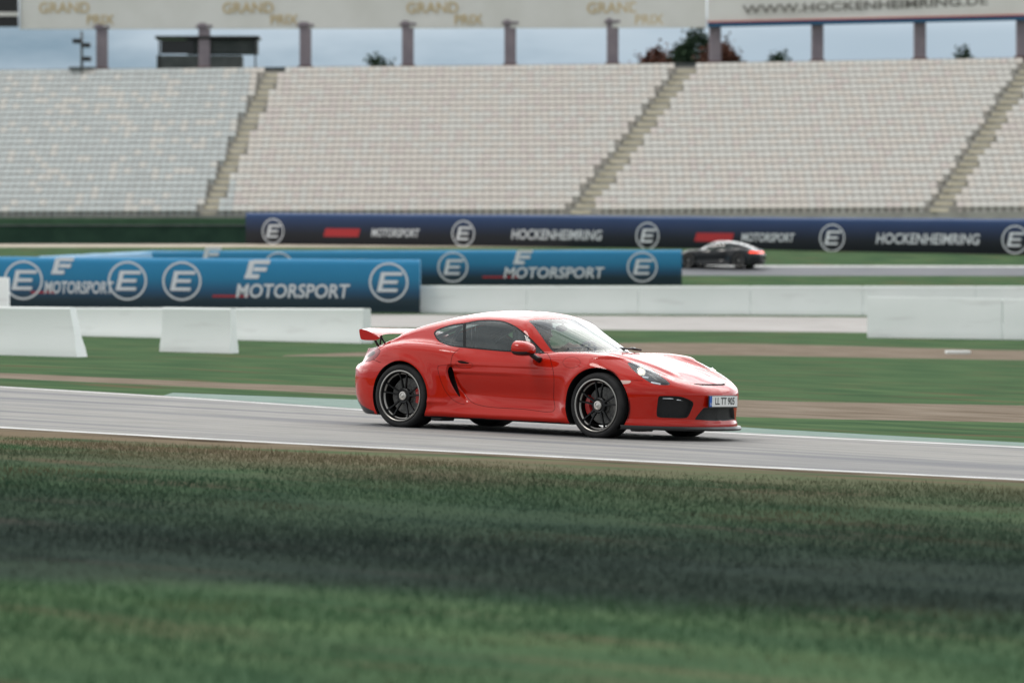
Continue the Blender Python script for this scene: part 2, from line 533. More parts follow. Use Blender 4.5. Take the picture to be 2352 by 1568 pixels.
ROT = math.radians(-33)
noisy('grass_ground', (0.044, 0.080, 0.044), (0.078, 0.122, 0.062), 0.55, (1, 2.2, 1), rough=1.0, detail=10, bump=0.5, bump_scale=9, spec=0.0, rotz=-.6,
      c3=(0.105, 0.088, 0.055), c3_scale=0.35, c3_lo=.56, c3_hi=.70, c3_stretch=(1, 3.2, 1))
def verge(mat_name, dark, earth):
    """the near verge: a darker colour band along a shallow dip and worn earth beside the track"""
    gm = MATS[mat_name]; N, L = gm.node_tree.nodes, gm.node_tree.links
    b = N['Principled BSDF']; src = b.inputs['Base Color'].links[0].from_socket
    tc = N.new('ShaderNodeTexCoord'); sx = N.new('ShaderNodeSeparateXYZ'); L.new(tc.outputs['Object'], sx.inputs['Vector'])
    mp = N.new('ShaderNodeMapping'); mp.inputs['Scale'].default_value = (.45, 1, 1); L.new(tc.outputs['Object'], mp.inputs['Vector'])
    def noise(sc, det):
        nz = N.new('ShaderNodeTexNoise'); nz.inputs['Scale'].default_value = sc; nz.inputs['Detail'].default_value = det
        L.new(mp.outputs['Vector'], nz.inputs['Vector']); return nz.outputs['Fac']
    def math_(op, x, y=None, z=None):
        m = N.new('ShaderNodeMath'); m.operation = op; m.use_clamp = False
        for i, v in enumerate((x, y, z)):
            if v is None: continue
            if isinstance(v, (int, float)): m.inputs[i].default_value = v
            else: L.new(v, m.inputs[i])
        return m.outputs[0]
    def mixin(fac, col):
        nonlocal src
        mx = N.new('ShaderNodeMix'); mx.data_type = 'RGBA'
        L.new(fac, mx.inputs['Factor']); L.new(src, mx.inputs['A']); mx.inputs['B'].default_value = (*col, 1); src = mx.outputs['Result']
    # distance from the track, measured along the line of the verge
    d = math_('MULTIPLY_ADD', sx.outputs['X'], .62, sx.outputs['Y'])
    # worn earth near the track, most of it towards the left
    e1 = N.new('ShaderNodeMapRange'); e1.interpolation_type = 'SMOOTHSTEP'; e1.inputs['From Min'].default_value = 26.5; e1.inputs['From Max'].default_value = 32.0
    L.new(d, e1.inputs['Value'])
    far = math_('LESS_THAN', sx.outputs['Y'], 37.5)
    e2 = N.new('ShaderNodeMapRange'); e2.interpolation_type = 'SMOOTHSTEP'; e2.inputs['From Min'].default_value = 3.5; e2.inputs['From Max'].default_value = -3.5; e2.inputs['To Min'].default_value = .42
    L.new(sx.outputs['X'], e2.inputs['Value'])
    e3 = N.new('ShaderNodeMapRange'); e3.inputs['From Min'].default_value = .33; e3.inputs['From Max'].default_value = .52; L.new(noise(.9, 8), e3.inputs['Value'])
    e = math_('MULTIPLY', math_('MULTIPLY', math_('MULTIPLY', e1.outputs[0], e2.outputs[0]), e3.outputs[0]), far)
    mixin(e, earth)
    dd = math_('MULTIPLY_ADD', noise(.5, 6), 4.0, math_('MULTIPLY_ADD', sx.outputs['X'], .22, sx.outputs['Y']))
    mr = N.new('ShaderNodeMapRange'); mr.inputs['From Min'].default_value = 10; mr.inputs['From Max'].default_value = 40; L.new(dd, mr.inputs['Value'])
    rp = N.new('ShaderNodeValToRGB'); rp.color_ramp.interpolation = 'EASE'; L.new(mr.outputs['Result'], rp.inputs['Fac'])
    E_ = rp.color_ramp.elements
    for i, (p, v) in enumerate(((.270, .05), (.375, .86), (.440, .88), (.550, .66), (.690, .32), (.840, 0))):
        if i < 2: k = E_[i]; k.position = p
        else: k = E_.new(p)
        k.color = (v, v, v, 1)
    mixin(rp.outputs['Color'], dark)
    L.new(src, b.inputs['Base Color'])
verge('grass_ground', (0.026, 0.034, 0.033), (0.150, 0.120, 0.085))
noisy('asphalt', (0.212, 0.206, 0.194), (0.278, 0.270, 0.254), 0.9, (1, 7, 1), rough=0.85, detail=9, bump=0.5, bump_scale=90, spec=0.12, rotz=-.626,
      c3=(0.150, 0.152, 0.160), c3_scale=0.28, c3_lo=.46, c3_hi=.66, c3_stretch=(.4, 6, 1))
noisy('road_paint', (0.42, 0.42, 0.41), (0.60, 0.60, 0.59), 4, rough=0.8, spec=.15)
noisy('kerb_green', (0.105, 0.165, 0.14), (0.165, 0.225, 0.195), 2.0, (1, 4, 1), rough=0.85, spec=.12, rotz=-.626)
noisy('bare_earth', (0.135, 0.108, 0.082), (0.215, 0.180, 0.145), 0.7, (1, 3, 1), rough=0.95, bump=.5, bump_scale=8, spec=.0, rotz=-.6)
noisy('earth_edge', (0.055, 0.043, 0.032), (0.17, 0.14, 0.105), 1.2, (1, 3, 1), rough=0.95, bump=.5, bump_scale=10, spec=.0, rotz=-.626)
noisy('service_road', (0.27, 0.255, 0.24), (0.35, 0.335, 0.32), 0.6, (1, 3, 1), rough=0.9, spec=.1)
noisy('far_asphalt', (0.115, 0.12, 0.13), (0.15, 0.155, 0.165), 0.5, (1, 4, 1), rough=0.85, spec=.12)
noisy('gravel', (0.30, 0.25, 0.195), (0.38, 0.33, 0.26), 0.8, rough=0.95)
for lab, nm, mt in ((G_GRASS, 'ground', 'grass_ground'), (G_ROAD, 'race_track', 'asphalt'), (G_LINE, 'white_edge_line', 'road_paint'), (G_KERB, 'painted_kerb_strip', 'kerb_green'),
                    (G_DIRT, 'dirt_path', 'bare_earth'), (G_SERV, 'service_road', 'service_road'), (G_FAR, 'far_track', 'far_asphalt'), (G_GRAVEL, 'gravel_strip', 'gravel'),
                    (G_EDGE, 'track_verge', 'earth_edge'), (G_FARLINE, 'far_track_line', 'road_paint')):
    v, f, _n = ground.sub(lab)
    if len(f): mesh_obj(nm, v, f, MATS[mt], smooth=False)['kind'] = 'structure'
# ------------------------------------------------------------------ the red car: shape
# car space: x forward, y to its left, z up, origin on the ground midway between the axles
YAW, ROLL = math.radians(35.8969), math.radians(1.71865)
CAR_T = Vector((0.344998, 40.7, 0.0203265))
_f = Vector((math.cos(YAW), -math.sin(YAW), 0)); _l = Vector((math.sin(YAW), math.cos(YAW), 0))
_R = Matrix.Rotation(ROLL, 3, 'Y')
CAR_R = _R @ Matrix((_f, _l, (0, 0, 1))).transposed()
CAR_M = Matrix.Translation(CAR_T) @ CAR_R.to_4x4()
RN = np.array(CAR_R); TN = np.array(CAR_T)
def side_uv(P):
    """oblique measuring projection in which the outlines of the car's right side were taken"""
    q = P @ RN.T + TN - [0, 0, CAMZ]
    c, s = math.cos(PITCH), math.sin(PITCH)
    d = q[:, 1] * c - q[:, 2] * s; u = q[:, 1] * s + q[:, 2] * c
    return np.c_[CX + FPX * q[:, 0] / d, CY - FPX * u / d]
K_ = 2352 / 2500
z1 = lambda pts: [((840 + x / 4.611) * K_, (740 + y / 4.611) * K_) for x, y in pts]
z2 = lambda pts: [((1230 + x / 3.92) * K_, (740 + y / 3.92) * K_) for x, y in pts]

w_max = pchip([-2.3, -1.9, -1.6, -1.25, -.95, -.65, -.3, .1, .5, .85, 1.25, 1.5, 1.8, 2.2], [.84, .878, .897, .908, .902, .880, .862, .857, .860, .878, .897, .895, .872, .84])
tuck_up = pchip([-2.3, -1.7, -1.25, -.8, -.4, .5, .9, 1.3, 1.7, 2.3], [1.2, .75, .42, .55, .85, .95, .75, .5, .6, .8])
nose_plan = pchip([0, .2, .4, .6, .72, .8, .86, .9, .95, 1.0], [2.185, 2.172, 2.115, 1.99, 1.87, 1.75, 1.62, 1.47, 1.1, .6])
nose_z = pchip([.1, .17, .22, .34, .46, .52, .57, .63, .70, .8], [.0, .005, .022, .012, .0, .012, .05, .13, .27, .5])
tail_plan = pchip([0, .4, .55, .7, .8, .86, .9, .95, 1.0], [-2.225, -2.18, -2.105, -1.985, -1.86, -1.72, -1.5, -1.15, -.7])
tail_z = pchip([.1, .18, .26, .36, .50, .58, .63, .67, .74, .79, .84, .95], [.16, .10, .045, .012, .0, .012, .045, .11, .15, .20, .28, .55])
fender_z = pchip([-2.3, -1.9, -1.7, -1.55, -1.4, -1.2, -1.0, -.8, -.5, 0, .4, .7, 1.0, 1.25, 1.38, 1.51, 1.65, 1.8, 1.95, 2.1, 2.3],
                 [.66, .765, .828, .866, .893, .905, .90, .885, .862, .838, .838, .855, .862, .846, .822, .786, .735, .672, .600, .53, .44])
fender_y = pchip([-2.3, -1.7, -1.2, -.7, 0, .5, .9, 1.3, 1.6, 1.85, 2.1], [.60, .68, .715, .74, .74, .73, .70, .685, .665, .63, .58])
fender_k = pchip([-2.3, -1.2, -.6, 0, .6, 1.0, 1.5, 2.1], [.9, .9, .9, .9, 1.4, 2.0, 2.0, 1.5])
bonnet_z = pchip([-2.3, -1.9, -1.0, .3, .7, .93, 1.2, 1.5, 1.75, 1.95, 2.05, 2.15, 2.3], [.74, .78, .80, .84, .868, .866, .832, .768, .692, .616, .575, .528, .44])
roof_z = pchip([-2.35, -2.22, -2.1, -2.02, -1.71, -1.51, -1.27, -1.04, -.85, -.6, -.35, -.1, .1, .3, .6, 1.0], [.72, .775, .805, .826, .945, 1.030, 1.113, 1.174, 1.214, 1.248, 1.262, 1.258, 1.240, 1.20, 1.1, .9])
roof_k = pchip([-2.2, -1.6, -1.0, -.3, .5], [.10, .16, .22, .25, .25])
belt_w = pchip([-2.3, -2.0, -1.7, -1.4, -1.1, -.8, -.5, 0, .4, .7, 1.0], [.50, .53, .565, .625, .695, .755, .785, .792, .772, .715, .60])
slot_x = pchip([.30, .35, .42, .51, .60, .66, .72], [-.425, -.475, -.55, -.61, -.65, -.648, -.64])
blend_k = pchip([-2.3, -1.6, -1.0, -.6, .3, .6, 1.2], [.05, .08, .055, .025, .02, .022, .03])
WR, WF, WZ = -1.242, 1.242, .335
def body_field(x, y, z):
    a = np.abs(y)
    # sides
    W = w_max(x)
    up = np.maximum(z - .56, 0); W = W - tuck_up(x) * up * up
    mid = sstep(-.72, -.35, x) * (1 - sstep(.68, .98, x))
    W = W - .046 * np.exp(-((z - .37) / .15) ** 2) * mid
    W = W + .010 * mid * (1 - sstep(.33, .60, x)) * (sstep(.672, .694, z) - sstep(.70, .80, z))
    W = W + .016 * np.exp(-((z - .175) / .05) ** 2) * sstep(-.95, -.75, x) * (1 - sstep(.75, .9, x))
    W = W - .05 * np.clip((.20 - z) / .1, 0, 1) ** 2
    for xa, R, amp in ((WR, .375, .016), (WF, .385, .014)):
        r = np.hypot(x - xa, z - WZ)
        W = W + amp * np.exp(-((r - R - .012) / .055) ** 2) * sstep(.20, .30, z)
    # side air intake: the door skin dives in ahead of the slot
    xs = slot_x(z)
    win = sstep(.29, .40, z) * (1 - sstep(.63, .69, z))
    dx = x - xs
    W = W - (.062 * np.exp(-np.maximum(dx - .03, 0) / .20)) * sstep(-.012, .028, dx) * win
    # shallow ridge along the rear bumper / flank
    W = W + .006 * np.exp(-((z - .29) / .02) ** 2) * (sstep(-1.0, -.86, x) - sstep(-.75, -.6, x))
    side = a - W
    # top of fenders and bonnet
    bon = bonnet_z(x) - .075 * a * a - .012 * np.exp(-((a - .40) / .07) ** 2) * sstep(.75, 1.0, x) * (1 - sstep(1.75, 2.0, x)) + .010 * np.exp(-((a - .31) / .05) ** 2) * sstep(.85, 1.1, x) * (1 - sstep(1.7, 1.95, x))
    fen = fender_z(x) - fender_k(x) * (a - fender_y(x)) ** 2
    top = z - smax(bon, fen, .035)
    nose = (x - (nose_plan(a) - nose_z(z))) * .9
    tail = ((tail_plan(a) + tail_z(z)) - x) * .9
    low = smax(side, top, .085)
    low = smax(low, nose, .055); low = smax(low, tail, .05)
    low = smax(low, .125 - z, .03)
    # roof and glasshouse
    dz = z - .84
    wc = belt_w(x) - .40 * dz - .42 * dz * dz
    cs = (a - wc) * .9
    rf = z - (roof_z(x) - roof_k(x) * a * a)
    ws = (x - (.935 - (z - .868) * 2.14 - a * a * np.clip(1.02 - (z - .868) * 1.9, .2, 1.1))) * .42
    cab = smax(cs, rf, .062); cab = smax(cab, ws, .03)
    cab = smax(cab, tail, .05); cab = smax(cab, .6 - z, .03)
    f = smin(low, cab, blend_k(x))
    # ducktail lip on the engine lid
    lip = np.hypot((x + 1.93) * .28, (z - .80 + .10 * a * a) * .75) - .030
    lip = smax(lip, a - .54, .05); lip = smax(lip, tail_plan(a) + .145 - x, .015)
    return smin(f, lip, .04)

def surface_nets(field, h, lo, hi):
    x = np.arange(lo[0], hi[0], h); z = np.arange(lo[2], hi[2], h)
    ny = int(round((hi[1] - lo[1]) / h)); y = np.arange(-ny, 2) * h - h / 2       # last two nodes straddle y=0
    val = np.empty((len(x), len(y), len(z)), np.float32)
    Yg, Zg = np.meshgrid(y, z, indexing='ij')
    for i0 in range(0, len(x), 32):
        xx = x[i0:i0 + 32]
        val[i0:i0 + 32] = field(xx[:, None, None] + 0 * Yg[None], np.broadcast_to(Yg[None], (len(xx), *Yg.shape)), np.broadcast_to(Zg[None], (len(xx), *Zg.shape)))
    ins = val < 0
    acc = np.zeros((val.shape[0] - 1, val.shape[1] - 1, val.shape[2] - 1, 3), np.float32); cnt = np.zeros(acc.shape[:3], np.float32)
    sl = lambda o: tuple(slice(k, n - 1 + k) for k, n in zip(o, val.shape))
    corners = [(i, j, k) for i in (0, 1) for j in (0, 1) for k in (0, 1)]
    for c in corners:
        for ax in range(3):
            if c[ax]: continue
            e = list(c); e[ax] = 1; e = tuple(e)
            A, B = val[sl(c)], val[sl(e)]
            cr = (A < 0) != (B < 0)
            t = np.where(cr, A / np.where(cr, A - B, 1), 0)
            for k in range(3):
                acc[..., k] += np.where(cr, c[k] + (t if k == ax else 0), 0)
            cnt += cr
    has = cnt > 0
    idx = -np.ones(has.shape, int); idx[has] = np.arange(has.sum())
    cell = np.argwhere(has)
    P = acc[has] / cnt[has][:, None]
    V = np.c_[x[0] + (cell[:, 0] + P[:, 0]) * h, y[0] + (cell[:, 1] + P[:, 1]) * h, z[0] + (cell[:, 2] + P[:, 2]) * h].astype(float)
    centre = cell[:, 1] == len(y) - 2
    V[centre, 1] = 0
    quads = []
    for ax in range(3):
        o1, o2 = [k for k in range(3) if k != ax]
        s0 = [slice(1, n - 1) for n in val.shape]; s0[ax] = slice(0, val.shape[ax] - 1)
        if ax != 1: s0[1] = slice(1, len(y) - 1)
        s1 = list(s0); s1[ax] = slice(1, val.shape[ax])
        A, B = ins[tuple(s0)], ins[tuple(s1)]
        g = np.argwhere(A != B)
        base = g.copy()
        for k in range(3):
            if k != ax: base[:, k] += 1
        flip = A[A != B]
        def cid(d1, d2):
            q = base.copy(); q[:, o1] -= d1; q[:, o2] -= d2
            return idx[q[:, 0], q[:, 1], q[:, 2]]
        q = np.c_[cid(1, 1), cid(0, 1), cid(0, 0), cid(1, 0)]
        if ax == 1: flip = ~flip
        q[~flip] = q[~flip][:, ::-1]
        quads.append(q)
    return V, np.vstack(quads), centre

def grad(field, V, e=1e-3):
    g = np.empty_like(V)
    for k in range(3):
        d = np.zeros(3); d[k] = e
        a, b = V + d, V - d
        g[:, k] = (field(a[:, 0], a[:, 1], a[:, 2]) - field(b[:, 0], b[:, 1], b[:, 2])) / (2 * e)
    return g

H_GRID = 0.0135
V, Q, ctr = surface_nets(body_field, H_GRID, (-2.32, -1.0, .08), (2.30, 0, 1.31))
for it in range(4):
    g = grad(body_field, V)
    f = body_field(V[:, 0], V[:, 1], V[:, 2])
    stp = -f / np.maximum((g * g).sum(1), .05)
    stp = np.clip(stp, -.008, .008)
    V = V + g * stp[:, None] * .9
    V[ctr, 1] = 0
g = grad(body_field, V, 2.5e-3); g[ctr, 1] = 0
NB = g / np.maximum(np.linalg.norm(g, axis=1, keepdims=True), 1e-6)
TB = np.vstack([Q[:, [0, 1, 2]], Q[:, [0, 2, 3]]])
shell = Cuttable(V, TB, NB)
# make sure the faces look outwards
fn = np.cross(V[TB[:, 1]] - V[TB[:, 0]], V[TB[:, 2]] - V[TB[:, 0]])
if ((fn * NB[TB].mean(1)).sum(1) < 0).mean() > .5: shell.F = shell.F[:, ::-1]

# ------------------------------------------------------------------ outlines drawn on the shape
def poly_sd(P, poly, closed=True, signed=True):
    """distance to a 2D outline, negative inside"""
    poly = np.asarray(poly, float); n = len(poly)
    best = np.full(len(P), 1e18); inside = np.zeros(len(P), bool)
    for i in range(n if closed else n - 1):
        a, b = poly[i], poly[(i + 1) % n]
        ab = b - a; t = np.clip(((P - a) @ ab) / max(ab @ ab, 1e-12), 0, 1)
        q = P - a - t[:, None] * ab
        best = np.minimum(best, (q * q).sum(1))
        if closed and signed:
            c = ((a[1] > P[:, 1]) != (b[1] > P[:, 1])) & (P[:, 0] < (b[0] - a[0]) * (P[:, 1] - a[1]) / (b[1] - a[1] + 1e-15) + a[0])
            inside ^= c
    d = np.sqrt(best)
    return np.where(inside, -d, d) if (closed and signed) else d
def smooth_poly(pts, n=8, closed=True):
    """Catmull-Rom through the points"""
    p = np.asarray(pts, float); m = len(p); out = []
    rg = range(m) if closed else range(m - 1)
    for i in rg:
        p0, p1, p2, p3 = (p[(i - 1) % m], p[i], p[(i + 1) % m], p[(i + 2) % m]) if closed else (p[max(i - 1, 0)], p[i], p[i + 1], p[min(i + 2, m - 1)])
        for k in range(n):
            t = k / n
            out.append(.5 * (2 * p1 + (p2 - p0) * t + (2 * p0 - 5 * p1 + 4 * p2 - p3) * t * t + (3 * p1 - p0 - 3 * p2 + p3) * t ** 3))
    if not closed: out.append(p[-1])
    return np.array(out)
UV = lambda: side_uv(shell.V)
TOP = lambda: np.c_[shell.V[:, 0], -shell.V[:, 1]]
FRONT = lambda: shell.V[:, 1:3]
SIDE = lambda: shell.V[:, [0, 2]]
def facing():
    """triangles whose outside can be measured from the right side"""
    n = shell.N[shell.F].mean(1) @ RN.T
    return n[:, 1] < -.02
def centroid(): return shell.V[shell.F].mean(1)
def assign(lab, proj, poly, over, cond=None, closed=True, width=None):
    """cut the shell along an outline; the inside (or a band of +-width along it) takes the label"""
    m = np.isin(shell.L, over)
    if cond is not None: m &= cond()
    if width is None:
        d = shell.cut(poly_sd(proj(), poly), m)
    else:
        d = shell.cut(poly_sd(proj(), poly, closed, False) - width, m)
    dm = shell.fmean(d)
    m = np.isin(shell.L, over)
    if cond is not None: m &= cond()
    shell.L[m & (dm < 0)] = lab
(S_BODY, S_GONE, S_GASKET, S_DOORGLASS, S_QUARTER, S_SCREEN, S_REARGLASS, S_SEAM, S_DOOR, S_BONNET, S_HEAD, S_TAIL, S_FOG, S_SLOT, S_HANDLE,
 S_GRILLE, S_UNDER, S_COWL, S_FLAP, S_INDIC, S_DRL, S_DIFF, S_BLADE, S_SLIT, S_TAILCLEAR, S_HOLE, S_TAILCORE) = range(27)
def seam(proj, closed_poly, open_poly, over, cond, w, reach):
    """a shut line: the band between two offsets of an outline, along the given stretch of it"""
    for sgn in (-1, 1):
        m = np.isin(shell.L, over)
        if cond is not None: m &= cond()
        dd = poly_sd(proj(), open_poly, False, False)
        m &= (dd[shell.F].min(1) < reach)
        shell.cut(poly_sd(proj(), closed_poly) + sgn * w, m, 1e-6)
    m = np.isin(shell.L, over)
    if cond is not None: m &= cond()
    p = proj()[shell.F].mean(1)
    m &= (poly_sd(p, open_poly, False, False) < w * 1.02) & (np.abs(poly_sd(p, closed_poly)) < w)
    shell.L[m] = S_SEAM
def bar(pts, k):
    """closed outline having the open line as one of its sides"""
    pts = np.asarray(pts, float)
    return np.vstack([pts, pts[::-1] + k])
near = lambda: facing() & (centroid()[:, 1] < -.3)
# wheel openings
for xa, R in ((WR, .372), (WF, .383)):
    th = np.linspace(0, 2 * math.pi, 72, endpoint=False)
    assign(S_GONE, SIDE, np.c_[xa + .005 + R * np.cos(th), WZ - .005 + R * np.sin(th)], [S_BODY], lambda: (np.abs(centroid()[:, 1]) > .56) & (centroid()[:, 2] < .76))
# side windows
win_out = z1([(1012, 330), (1060, 290), (1200, 243), (1350, 222), (1500, 193), (1650, 186), (1790, 200), (1900, 242), (2000, 308), (2121, 412)]) + z2([(350, 432), (392, 481), (300, 478)]) + z1([(1830, 547), (1600, 527), (1400, 508), (1250, 492), (1150, 468), (1070, 432), (1030, 385)])
win_out = smooth_poly(win_out, 4)
assign(S_GASKET, UV, win_out, [S_BODY], lambda: near() & (centroid()[:, 2] > .78))
def inset(poly, k):
    poly = np.asarray(poly); n = len(poly)
    t = np.roll(poly, -1, 0) - np.roll(poly, 1, 0); t /= np.linalg.norm(t, axis=1, keepdims=True)
    nrm = np.c_[-t[:, 1], t[:, 0]]
    area = (poly[:, 0] * np.roll(poly[:, 1], -1) - np.roll(poly[:, 0], -1) * poly[:, 1]).sum()
    return poly + nrm * k * (1 if area > 0 else -1)
gl = inset(win_out, 3.2)
assign(S_DOORGLASS, UV, gl, [S_GASKET], near)
bx0, bx1 = z1([(1340, 0)])[0][0], z1([(1372, 0)])[0][0]
assign(S_QUARTER, UV, [(900, 600), (bx0, 600), (bx0, 900), (900, 900)], [S_DOORGLASS], near)
assign(S_GASKET, UV, [(bx0, 600), (bx1, 600), (bx1, 900), (bx0, 900)], [S_DOORGLASS], near)
# windscreen, drawn from above; its border of black print and the cowl
ws_top = [(.245, -.05), (.245, 0), (.235, .2), (.205, .36), (.160, .475), (.135, .53), (.15, .555), (.20, .573), (.30, .600), (.42, .632), (.50, .648), (.56, .640), (.66, .585), (.80, .43), (.90, .22), (.935, 0), (.935, -.05)]
hi = lambda: (centroid()[:, 2] > .80)
assign(S_COWL, TOP, [(x + (.045 if x > .53 else 0), y) for x, y in ws_top], [S_BODY], hi)
assign(S_SCREEN, TOP, inset(np.array(ws_top), .012), [S_COWL], hi)
rg_top = [(-1.10, -.05), (-1.10, .38), (-1.15, .44), (-1.3, .44), (-1.62, .40), (-1.66, .3), (-1.66, -.05)]
assign(S_GASKET, TOP, rg_top, [S_BODY], lambda: centroid()[:, 2] > .95)
assign(S_REARGLASS, TOP, inset(np.array(rg_top), .02), [S_GASKET], lambda: (centroid()[:, 2] > .95) & (np.abs(centroid()[:, 1]) < .5))
def keep_largest(lab, to=S_BODY):
    """drop stray bits of a label that lie elsewhere on the body"""
    ids = np.nonzero(shell.L == lab)[0]; F = shell.F[ids]
    par = {}
    def find(a):
        while par.setdefault(a, a) != a: par[a] = par[par[a]]; a = par[a]
        return a
    for t in F:
        r0 = find(t[0])
        for k in t[1:]: par[find(k)] = r0
    root = np.array([find(t[0]) for t in F]); u, c = np.unique(root, return_counts=True)
    shell.L[ids[root != u[np.argmax(c)]]] = to
# lamps
head = smooth_poly(z2([(1185, 570), (1258, 574), (1330, 590), (1400, 625), (1480, 680), (1560, 740), (1592, 772), (1560, 784), (1450, 776), (1380, 747), (1300, 692), (1230, 632)]), 5)
assign(S_HEAD, UV, head, [S_BODY], near); keep_largest(S_HEAD)
tail = smooth_poly(z1([(383, 505), (405, 550), (330, 634), (195, 659), (186, 640), (203, 582), (240, 535), (350, 493)]), 4)
assign(S_TAIL, UV, tail, [S_BODY], near); keep_largest(S_TAIL)
seam(UV, tail, np.vstack([tail, tail[:1]]), [S_BODY, S_TAIL], near, .45, 6)
assign(S_TAILCORE, UV, smooth_poly(z1([(330, 535), (352, 552), (335, 580), (290, 602), (262, 608), (270, 585), (300, 555)]), 4), [S_TAIL], near)
assign(S_TAILCLEAR, UV, z1([(150, 600), (300, 590), (250, 640), (225, 670), (150, 670)]), [S_TAIL], near)
fog = smooth_poly(z2([(1495, 887), (1600, 886), (1700, 895), (1790, 930), (1815, 962), (1795, 1020), (1762, 1085), (1720, 1100), (1600, 1098), (1485, 1091), (1462, 1060), (1470, 960), (1478, 905)]), 4)
assign(S_FOG, UV, fog, [S_BODY], near); keep_largest(S_FOG)
assign(S_DRL, UV, z2([(1500, 905), (1600, 910), (1725, 934), (1722, 941), (1600, 919), (1502, 913)]), [S_FOG], near)
assign(S_INDIC, UV, smooth_poly(z2([(1075, 740), (1150, 737), (1216, 742), (1200, 766), (1140, 772), (1088, 768)]), 4), [S_BODY], near)
# side intake
slot = smooth_poly(z1([(1182, 722), (1208, 714), (1226, 750), (1252, 850), (1288, 970), (1314, 1064), (1300, 1056), (1250, 985), (1198, 880), (1168, 775)]), 4)
assign(S_SLOT, UV, slot, [S_BODY], near); keep_largest(S_SLOT)
blade = z1([(1055, 725), (1080, 701), (1200, 698), (1215, 706), (1260, 820), (1300, 980), (1318, 1066), (1365, 1140), (1300, 1125), (1220, 1080), (1150, 1000), (1100, 900), (1068, 800)])
assign(S_BLADE, UV, blade, [S_BODY], near)
_bl = smooth_poly(z1([(1200, 698), (1080, 701), (1055, 725), (1068, 800), (1100, 900), (1150, 1000), (1220, 1080), (1300, 1125), (1365, 1140)]), 6, False)
seam(UV, np.vstack([_bl, z1([(1330, 1000), (1230, 720)])]), _bl, [S_BODY, S_BLADE], near, .42, 8)
# door and its handle
door = z1([(1300, 512), (1230, 570), (1207, 640), (1204, 700), (1218, 740), (1262, 830), (1318, 950), (1360, 1020), (1392, 1066), (1440, 1112), (1510, 1142), (1650, 1168), (1900, 1185)]) + z2([(0, 1003), (200, 1013), (470, 1036), (476, 900), (480, 720), (462, 600), (418, 484), (300, 470), (0, 458)])
assign(S_DOOR, UV, door, [S_BODY], near)
dp = smooth_poly(door[:22], 3, False)
_dc = np.vstack([dp, z2([(418, 484), (300, 440), (0, 430)]), z1([(1400, 480)])])
seam(UV, _dc, dp, [S_BODY, S_DOOR], near, .5, 8)
hd = smooth_poly(z1([(1253, 680), (1290, 645), (1370, 647), (1440, 680), (1452, 705), (1400, 733), (1300, 720)]), 4)
seam(UV, hd, np.vstack([hd, hd[:1]]), [S_DOOR], near, .35, 6)
assign(S_HANDLE, UV, hd, [S_DOOR], near)
assign(S_HOLE, UV, smooth_poly(z1([(1276, 652), (1330, 648), (1405, 670), (1398, 682), (1310, 676)]), 4), [S_HANDLE], near)
# fuel flap
th = np.linspace(0, 2 * math.pi, 40, endpoint=False)
_ff = np.array(z2([(648 + 84 * math.cos(t), 566 + 52 * math.sin(t)) for t in th]))
seam(UV, _ff, np.vstack([_ff, _ff[:1]]), [S_BODY], near, .3, 6)
# shut lines of the bumpers
_b1 = np.array(z2([(1205, 739), (1330, 738)])); seam(UV, bar(_b1, [0, 9]), _b1, [S_BODY], near, .5, 6)
_b2 = smooth_poly(z1([(328, 634), (370, 650), (415, 668)]), 4, False); seam(UV, bar(_b2, [0, 9]), _b2, [S_BODY], near, .45, 6)
# bonnet
bon = smooth_poly([(2.045, -.06), (2.045, 0), (2.035, .20), (1.99, .36), (1.93, .425), (1.84, .475), (1.66, .530), (1.5, .572), (1.25, .60), (.95, .622), (.68, .640), (.70, .60), (.84, .43), (.945, .22), (.98, 0), (.98, -.06)], 3)
upf = lambda: shell.N[shell.F].mean(1)[:, 2] > .2
assign(S_BONNET, TOP, bon, [S_BODY], lambda: upf() & (centroid()[:, 2] > .45))
seam(TOP, bon, bon[3:33], [S_BODY, S_BONNET], lambda: upf() & (centroid()[:, 2] > .45), .0028, .03)
assign(S_SLIT, TOP, [(2.045, -.05), (2.046, .0), (2.037, .20), (2.018, .29), (2.040, .29), (2.068, .20), (2.082, 0), (2.082, -.05)], [S_BODY, S_SEAM], lambda: upf() & (centroid()[:, 2] > .45))
# front grille
assign(S_GRILLE, FRONT, smooth_poly([(.05, .345), (-.24, .343), (-.285, .335), (-.36, .245), (-.365, .226), (-.33, .220), (.05, .218)], 3), [S_BODY], lambda: centroid()[:, 0] > 1.8)
# dark lower tail and underside
assign(S_DIFF, SIDE, [(-2.4, .0), (-2.4, .315), (-2.0, .305), (-1.86, .22), (-1.6, .16), (-1.6, 0)], [S_BODY], lambda: centroid()[:, 0] < -1.55)
nm = shell.N[shell.F].mean(1)
shell.L[(shell.L == S_BODY) & (nm[:, 2] < -.75) & (centroid()[:, 2] < .2)] = S_UNDER
# recesses
vl = {}
def sink(lab, depth, proj, poly, edge):
    """press the labelled panel inwards, away from its rim"""
    ids = np.unique(shell.F[shell.L == lab])
    if len(ids) == 0: return
    d = np.maximum(-poly_sd(proj()[ids], poly), 0)
    shell.V[ids] -= shell.N[ids] * (depth * sstep(0, edge, d))[:, None]
for lb in (S_FOG, S_DRL): sink(lb, .045 if lb == S_FOG else .012, UV, fog, 3.0 if lb == S_FOG else 1.5)
sink(S_HEAD, .0, UV, head, 3.0)
sink(S_SLOT, .05, UV, slot, 4.0)
sink(S_GRILLE, .035, FRONT, smooth_poly([(.05, .345), (-.24, .343), (-.285, .335), (-.36, .245), (-.365, .226), (-.33, .220), (.05, .218)], 3), .02)
